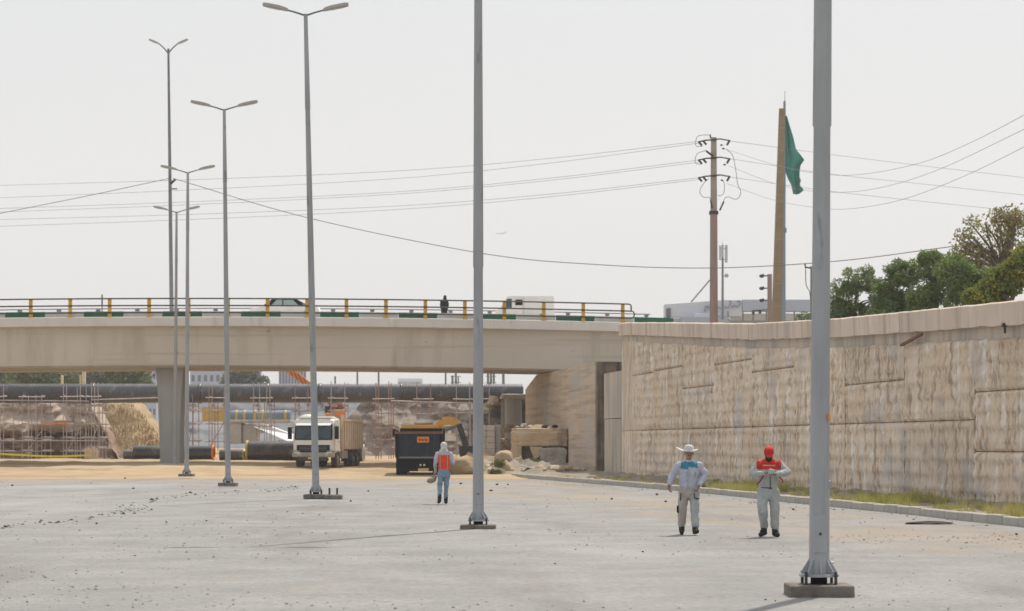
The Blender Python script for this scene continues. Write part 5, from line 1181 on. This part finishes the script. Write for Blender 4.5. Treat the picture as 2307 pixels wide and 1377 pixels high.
panels(1106, 'hazy antenna mast above the pipeline right of the second lamp post', ((1097,1102,839,866),(1110,1115,841,866)))
o = tower('sign_column', 'tall dark slab column right of the antenna mast above the pipeline', 1131, 1137, 838, 280, 'dark_galv', (1,1,.1,.1), 1, .5)
for px, y0, w_, lb in ((189,835,7,'taller of the two pale gate pillars above the pipeline at left'),(182,846,4,'lower pale gate pillar above the pipeline at left'),(140,846,4,'small pale post among the trees above the pipeline')):
    o = MB().bbox((-w_/2/F*230,-.3,0), (w_/2/F*230,.3,PZ(y0,230)-4), .05).build('gate_pillar', 'bed_light'); o.location = (PX(px,230),230,4); tag(o, lb, 'pillar')
# ------------------------------------------------------------ vegetation
def leaves(centers, radii, per, size, m, flat=.85, aspect=.55, shell=.6, idx2=None):
    n = len(centers)*per; c = np.repeat(np.array(centers), per, 0); r = np.repeat(np.array(radii), per)
    d = rng.normal(size=(n,3)); d /= np.linalg.norm(d, axis=1)[:,None]; rad = r*(shell+(1-shell)*rng.random(n)**.6)
    p = c+d*rad[:,None]*np.array([1,1,flat])
    a = rng.normal(size=(n,3)); a /= np.linalg.norm(a, axis=1)[:,None]; a = a*.7+d*.5; a /= np.linalg.norm(a, axis=1)[:,None]
    b = np.cross(a, rng.normal(size=(n,3))); b /= np.linalg.norm(b, axis=1)[:,None]
    s = size*(.6+.8*rng.random(n))[:,None]; a *= s; b *= s*aspect
    V = np.stack([p-a*.5, p+b*.5, p+a*.6, p-b*.5], 1).reshape(-1,3)
    me = bpy.data.meshes.new('crown'); me.vertices.add(n*4); me.vertices.foreach_set('co', V.ravel()); me.loops.add(n*4); me.loops.foreach_set('vertex_index', np.arange(n*4)); me.polygons.add(n)
    me.polygons.foreach_set('loop_start', np.arange(n)*4)
    me.materials.append(M(m))
    if idx2: me.materials.append(M(idx2)); me.polygons.foreach_set('material_index', (np.repeat(rng.random(len(centers)) < .4, per)).astype(np.int32))
    me.update(); me.validate(); return me
def tree(name, label, base, lobes, per, size, m, m2=None, clump=.45, nclump=26, group=None, trunk_r=.12, cat='tree', limbs=8, aspect=.55):
    root = thing(name, label, cat, base, 0, group); cs, rs = [], []; B = Vector(base)
    for (cx, cy, cz, rx, ry, rz) in lobes:
        for k in range(nclump):
            d = Vector((random.gauss(0,1), random.gauss(0,1), random.gauss(0,1))).normalized()*random.uniform(.45,1.0)
            cs.append((cx+d.x*rx, cy+d.y*ry, cz+d.z*rz)); rs.append(clump*random.uniform(.6,1.25))
    link('crown', leaves(cs, rs, per, size, m, .8, aspect, .45, m2), root)
    mb = MB(); top = Vector((sum(l[0] for l in lobes)/len(lobes), sum(l[1] for l in lobes)/len(lobes), sum(l[2] for l in lobes)/len(lobes)))
    mb.tube(catmull([(0,0,-.3),(top.x*.2+.05,top.y*.2,top.z*.35),(top.x*.7,top.y*.7,top.z*.75)], 5), [trunk_r*(1-.05*k) for k in range(11)], 8); mb.build('trunk', 'bark', root)
    for k in range(limbs):
        t = Vector(random.choice(cs)); s_ = Vector((top.x*.35, top.y*.35, top.z*random.uniform(.3,.7))); md_ = (s_+t)/2+Vector((random.uniform(-.2,.2),0,.15))
        MB().tube(catmull([s_, md_, t], 4), [trunk_r*.5*(1-.085*i) for i in range(9)], 5).build('limb', 'bark', root)
    return root
def TB(px, Y): return Vector((PX(px,Y), Y, wall_top(min(Y,105))-.35))
def lob(base, px, py, Y, rpx, rpy, dep=None):
    c = P(px, py, Y)-base; return (c.x, c.y, c.z, rpx/F*Y, dep or rpx/F*Y, rpy/F*Y)
Yt = 96.0; b = TB(1925,Yt)
tree('pine_tree', 'dark bushy pine just right of the nearest lamp post behind the wall', b, [lob(b,1942,632,Yt,45,36),lob(b,1905,668,Yt,38,40),lob(b,1965,690,Yt,50,35),lob(b,1890,705,Yt,25,25)], 110, .15, 'leaf_dark', 'leaf_green', .30, 27, 'evergreens behind the wall', aspect=.3)
Yt = 92.0; b = TB(2020,Yt)
tree('pine_tree', 'broad green-topped pine behind the wall in the middle of the row', b, [lob(b,2015,648,Yt,50,40),lob(b,2000,690,Yt,50,32),lob(b,2060,690,Yt,45,35),lob(b,2040,616,Yt,40,28)], 110, .17, 'leaf_dark', 'leaf_green', .30, 27, 'evergreens behind the wall', aspect=.3)
Yt = 90.0; b = TB(2110,Yt)
tree('pine_tree', 'tallest dark pine behind the wall with rounded top clump', b, [lob(b,2108,612,Yt,50,34),lob(b,2120,655,Yt,58,42),lob(b,2085,675,Yt,45,30),lob(b,2098,584,Yt,24,14)], 110, .15, 'leaf_dark', 'leaf_green', .30, 27, 'evergreens behind the wall', aspect=.3)
Yt = 86.0; b = TB(2195,Yt)
tree('pine_tree', 'dark green pine behind the wall below the brown-leaved tree', b, [lob(b,2195,640,Yt,42,38),lob(b,2180,670,Yt,45,25),lob(b,2150,608,Yt,38,28)], 110, .16, 'leaf_dark', 'leaf_green', .33, 28, 'evergreens behind the wall', aspect=.3)
Yt = 74.0; b = TB(2285,Yt)
tree('leafy_shrub', 'bright yellow-green leafy shrub behind the wall at the right edge', b, [lob(b,2275,620,Yt,38,42),lob(b,2310,600,Yt,35,45),lob(b,2250,655,Yt,38,24),lob(b,2205,672,Yt,28,14)], 90, .15, 'leaf_yellow', 'leaf_green', .3, 26, None, cat='shrub')
Yt = 104.0; b = TB(2270,Yt)
root = tree('brown_tree', 'sparse brown-leaved tree rising highest at the right edge', b, [lob(b,2262,505,Yt,48,38),lob(b,2200,535,Yt,48,42),lob(b,2280,560,Yt,50,50),lob(b,2180,580,Yt,46,26),lob(b,2305,495,Yt,45,36)], 34, .14, 'leaf_brown', 'leaf_yellow', .5, 26, None, .16, limbs=46)
# small scrub on the coping
o = thing('scrub', 'small dark scrub on the wall top beside the nearest lamp post', 'shrub', P(1812,718,101)); link('foliage', leaves([(0,0,.1),(.3,0,.05),(-.25,0,0)], [.3,.25,.22], 160, .09, 'leaf_dark'), o); MB().tube([(0,0,-.3),(0,0,.1)], .03, 5).build('stem', 'bark', o)
# trees beyond the pipeline, left
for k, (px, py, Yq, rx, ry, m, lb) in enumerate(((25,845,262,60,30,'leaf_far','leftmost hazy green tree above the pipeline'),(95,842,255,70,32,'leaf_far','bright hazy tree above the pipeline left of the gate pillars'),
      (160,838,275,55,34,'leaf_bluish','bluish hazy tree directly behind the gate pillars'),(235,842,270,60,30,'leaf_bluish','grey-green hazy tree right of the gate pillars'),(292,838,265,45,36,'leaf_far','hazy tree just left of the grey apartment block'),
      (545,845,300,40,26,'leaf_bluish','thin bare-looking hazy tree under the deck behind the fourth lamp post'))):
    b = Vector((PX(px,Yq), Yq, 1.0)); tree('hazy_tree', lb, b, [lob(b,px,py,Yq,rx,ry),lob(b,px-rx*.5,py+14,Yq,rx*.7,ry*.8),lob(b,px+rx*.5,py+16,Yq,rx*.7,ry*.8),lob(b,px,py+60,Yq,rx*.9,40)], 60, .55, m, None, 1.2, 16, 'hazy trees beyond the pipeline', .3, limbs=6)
# verge grass and weeds
V, Fc = [], []
def tuft(x, y, z, n, h, s=.12):
    for k in range(n):
        a = random.uniform(0,6.28); r = random.uniform(0,s); bx, by = x+r*math.cos(a), y+r*math.sin(a)*1.5; hh_ = h*random.uniform(.5,1.15); w_ = random.uniform(.008,.016); t = len(V); b2 = random.uniform(0,6.28)
        V.extend([(bx-w_*math.cos(b2),by-w_*math.sin(b2),z-.03),(bx+w_*math.cos(b2),by+w_*math.sin(b2),z-.03),(bx+.35*hh_*math.cos(a),by+.35*hh_*math.sin(a),z+hh_)]); Fc.append((t,t+1,t+2))
def vz(x, Y): t = (x-kerb_x(Y)-.12)/(wall_x(Y)+.3-kerb_x(Y)-.12); return verge_f(min(1,max(0,t)), Y)[2]
for (pa, pb, dens, h) in ((1575,1690,120,.32),(1700,1860,22,.22),(1870,2005,90,.28),(2010,2190,30,.2),(2200,2330,110,.3),(1250,1400,30,.2),(1400,1575,25,.16)):
    for k in range(dens):
        px = random.uniform(pa,pb); Yk = 60.
        for it in range(30): Yk = np.interp(px, [CX+F*kerb_x(q)/q for q in range(118,28,-2)], list(range(118,28,-2)))
        t = random.random()**2.2*.8; x = kerb_x(Yk)+.2+t*(wall_x(Yk)-kerb_x(Yk)-.4); tuft(x, Yk+random.uniform(-.5,.5), vz(x,Yk), 26, h)
stuff(link('verge_grass', pydata('verge_grass', V, Fc, ['grass'])), 'yellow-green grass growing on the verge between kerb and wall', 'grass')
for px, py, Yq, s, lb in ((1124,1043,118,.42,'round green weed in the rubble left of the boulders'),(1118,1062,117.5,.3,'low green weed below the boulders'),(1208,1040,121,.42,'green weed before the broken concrete chamber'),(1600,1088,79,.3,'dark green weed at the wall foot left of the capped man')):
    p = P(px,py,Yq); o = thing('weed', lb, 'weed', (p.x,p.y,p.z-.2)); link('foliage', leaves([(random.uniform(-s,s)*.7,random.uniform(-.2,.2),random.uniform(0,s*.7)) for k in range(9)], [s*.45]*9, 60, .10, 'weed'), o); MB().tube([(0,0,-.3),(0,0,.2)], .02, 5).build('stem', 'bark', o)
# ------------------------------------------------------------ loose stones on the road
def scatter(name, pts, m, label, cat):
    V, Fc = [], []
    for x, y, z, r in pts:
        o = len(V); a = random.uniform(0,6.28); c, s = math.cos(a), math.sin(a); fl = random.uniform(.35,.7); k = [random.uniform(.6,1.2) for _ in range(5)]
        q = [(1*k[0],0,0),(0,.9*k[1],0),(-1*k[2],0,0),(0,-.9*k[3],0),(0,0,fl*k[4])]
        V.extend([(x+r*(u*c-v*s), y+r*(u*s+v*c), z+r*w_) for u,v,w_ in q]); Fc.extend([(o,o+1,o+4),(o+1,o+2,o+4),(o+2,o+3,o+4),(o+3,o,o+4)])
    return stuff(link(name, pydata(name, V, Fc, [m])), label, cat)
pts = []
for k in range(5200):
    px, py = random.uniform(0,2307), 1078+300*random.random()**1.15; p = G(px,py)
    if noise.noise(Vector((p.x*.25, p.y*.12, 3))) < -.1+.35*random.random()-.15: continue
    if p.x > kerb_x(p.y)-.2: continue
    pts.append((p.x,p.y,0.0,random.choice([.006,.008,.009,.011,.013,.016,.02,.03])*(.7+p.y/80)))
scatter('road_gravel', pts, 'pebble', 'fine gravel scattered over the grey road', 'gravel')
pts = []
trail = catmull([Vector((x,y,0)) for x,y in ((0,1190),(70,1180),(160,1176),(230,1163),(275,1155),(310,1143),(350,1127),(390,1119),(460,1112),(540,1106),(620,1103),(690,1100))], 14)
for t in trail:
    for k in range(4):
        if random.random() < .72: continue
        p = G(t.x+random.gauss(0,9), t.y+random.gauss(0,2.6)); pts.append((p.x,p.y,0,random.choice([.02,.025,.03,.045,.07])*(.8+p.y/150)))
for k in range(70): p = G(random.gauss(295,22), random.gauss(1146,6)); pts.append((p.x,p.y,0,random.uniform(.025,.07)))
for k in range(90):
    px = random.uniform(1050,2300); Yk = float(np.interp(px, [CX+F*kerb_x(q)/q for q in range(118,28,-2)], list(range(118,28,-2)))); pts.append((kerb_x(Yk)-random.uniform(.15,1.6), Yk, 0, random.uniform(.02,.06)))
for k in range(150): p = G(random.uniform(1850,2300), random.uniform(1205,1225)); pts.append((p.x,p.y,0,random.uniform(.01,.03)))
scatter('asphalt_crumbs', pts, 'clod', 'trail of dark asphalt crumbs across the road', 'debris')
big = [(282,1079),(28,1095),(300,1102),(375,1179),(465,1176),(218,1182),(90,1179),(12,1189),(1378,1126),(1500,1132),(1480,1116),(1787,1150),(2290,1207),(790,1131),(1106,1107),(1038,1091),(1120,1093),(1144,1093),(1448,1247),(830,1108),(1725,1357),(1747,1360)]
cl = MB().rock((0,0,0), 1, 5, 0, 1, .6).mesh('clod', 'clod')
for k, (px, py) in enumerate(big):
    p = G(px, py); o = link('clod', cl, None, p+Vector((0,0,.03)), (0,0,random.random()*6)); s = 3.2/F*p.y*random.uniform(.75,1.2); o.scale = (s*1.3,s,s*1.0); tag(o, 'dark lump of asphalt lying loose on the grey road', 'clod', 'dark lumps on the road')
p = G(2092,1181); o = MB().rock((0,0,0), .5, 2, 0, 2, .16).build('rag', 'black'); o.location = p; o.scale = (1,.5,.8); tag(o, 'flat black rag or tar patch on the road below the right wall', 'rag')
p = G(1870,1270); o = MB().box((-.05,-.05,0), (.06,.05,.012)).build('paper_scrap', 'slab_white'); o.location = p+Vector((0,0,.015)); tag(o, 'white paper scrap on the road beside the nearest lamp post', 'paper')
# ------------------------------------------------------------ dusty air
hz_ = MB().box((-2400,-200,-3.0), (2400,2600,330)).build('haze', 'black'); hz_.data.materials.clear()
hm = bpy.data.materials.new('haze_air'); hm.use_nodes = True; N = hm.node_tree.nodes; N.remove(N['Principled BSDF']); v = N.new('ShaderNodeVolumePrincipled')
v.inputs['Color'].default_value = (.93,.95,.98,1); v.inputs['Density'].default_value = .0003; v.inputs['Anisotropy'].default_value = .0
hm.node_tree.links.new(v.outputs[0], N['Material Output'].inputs['Volume']); hz_.data.materials.append(hm); stuff(hz_)
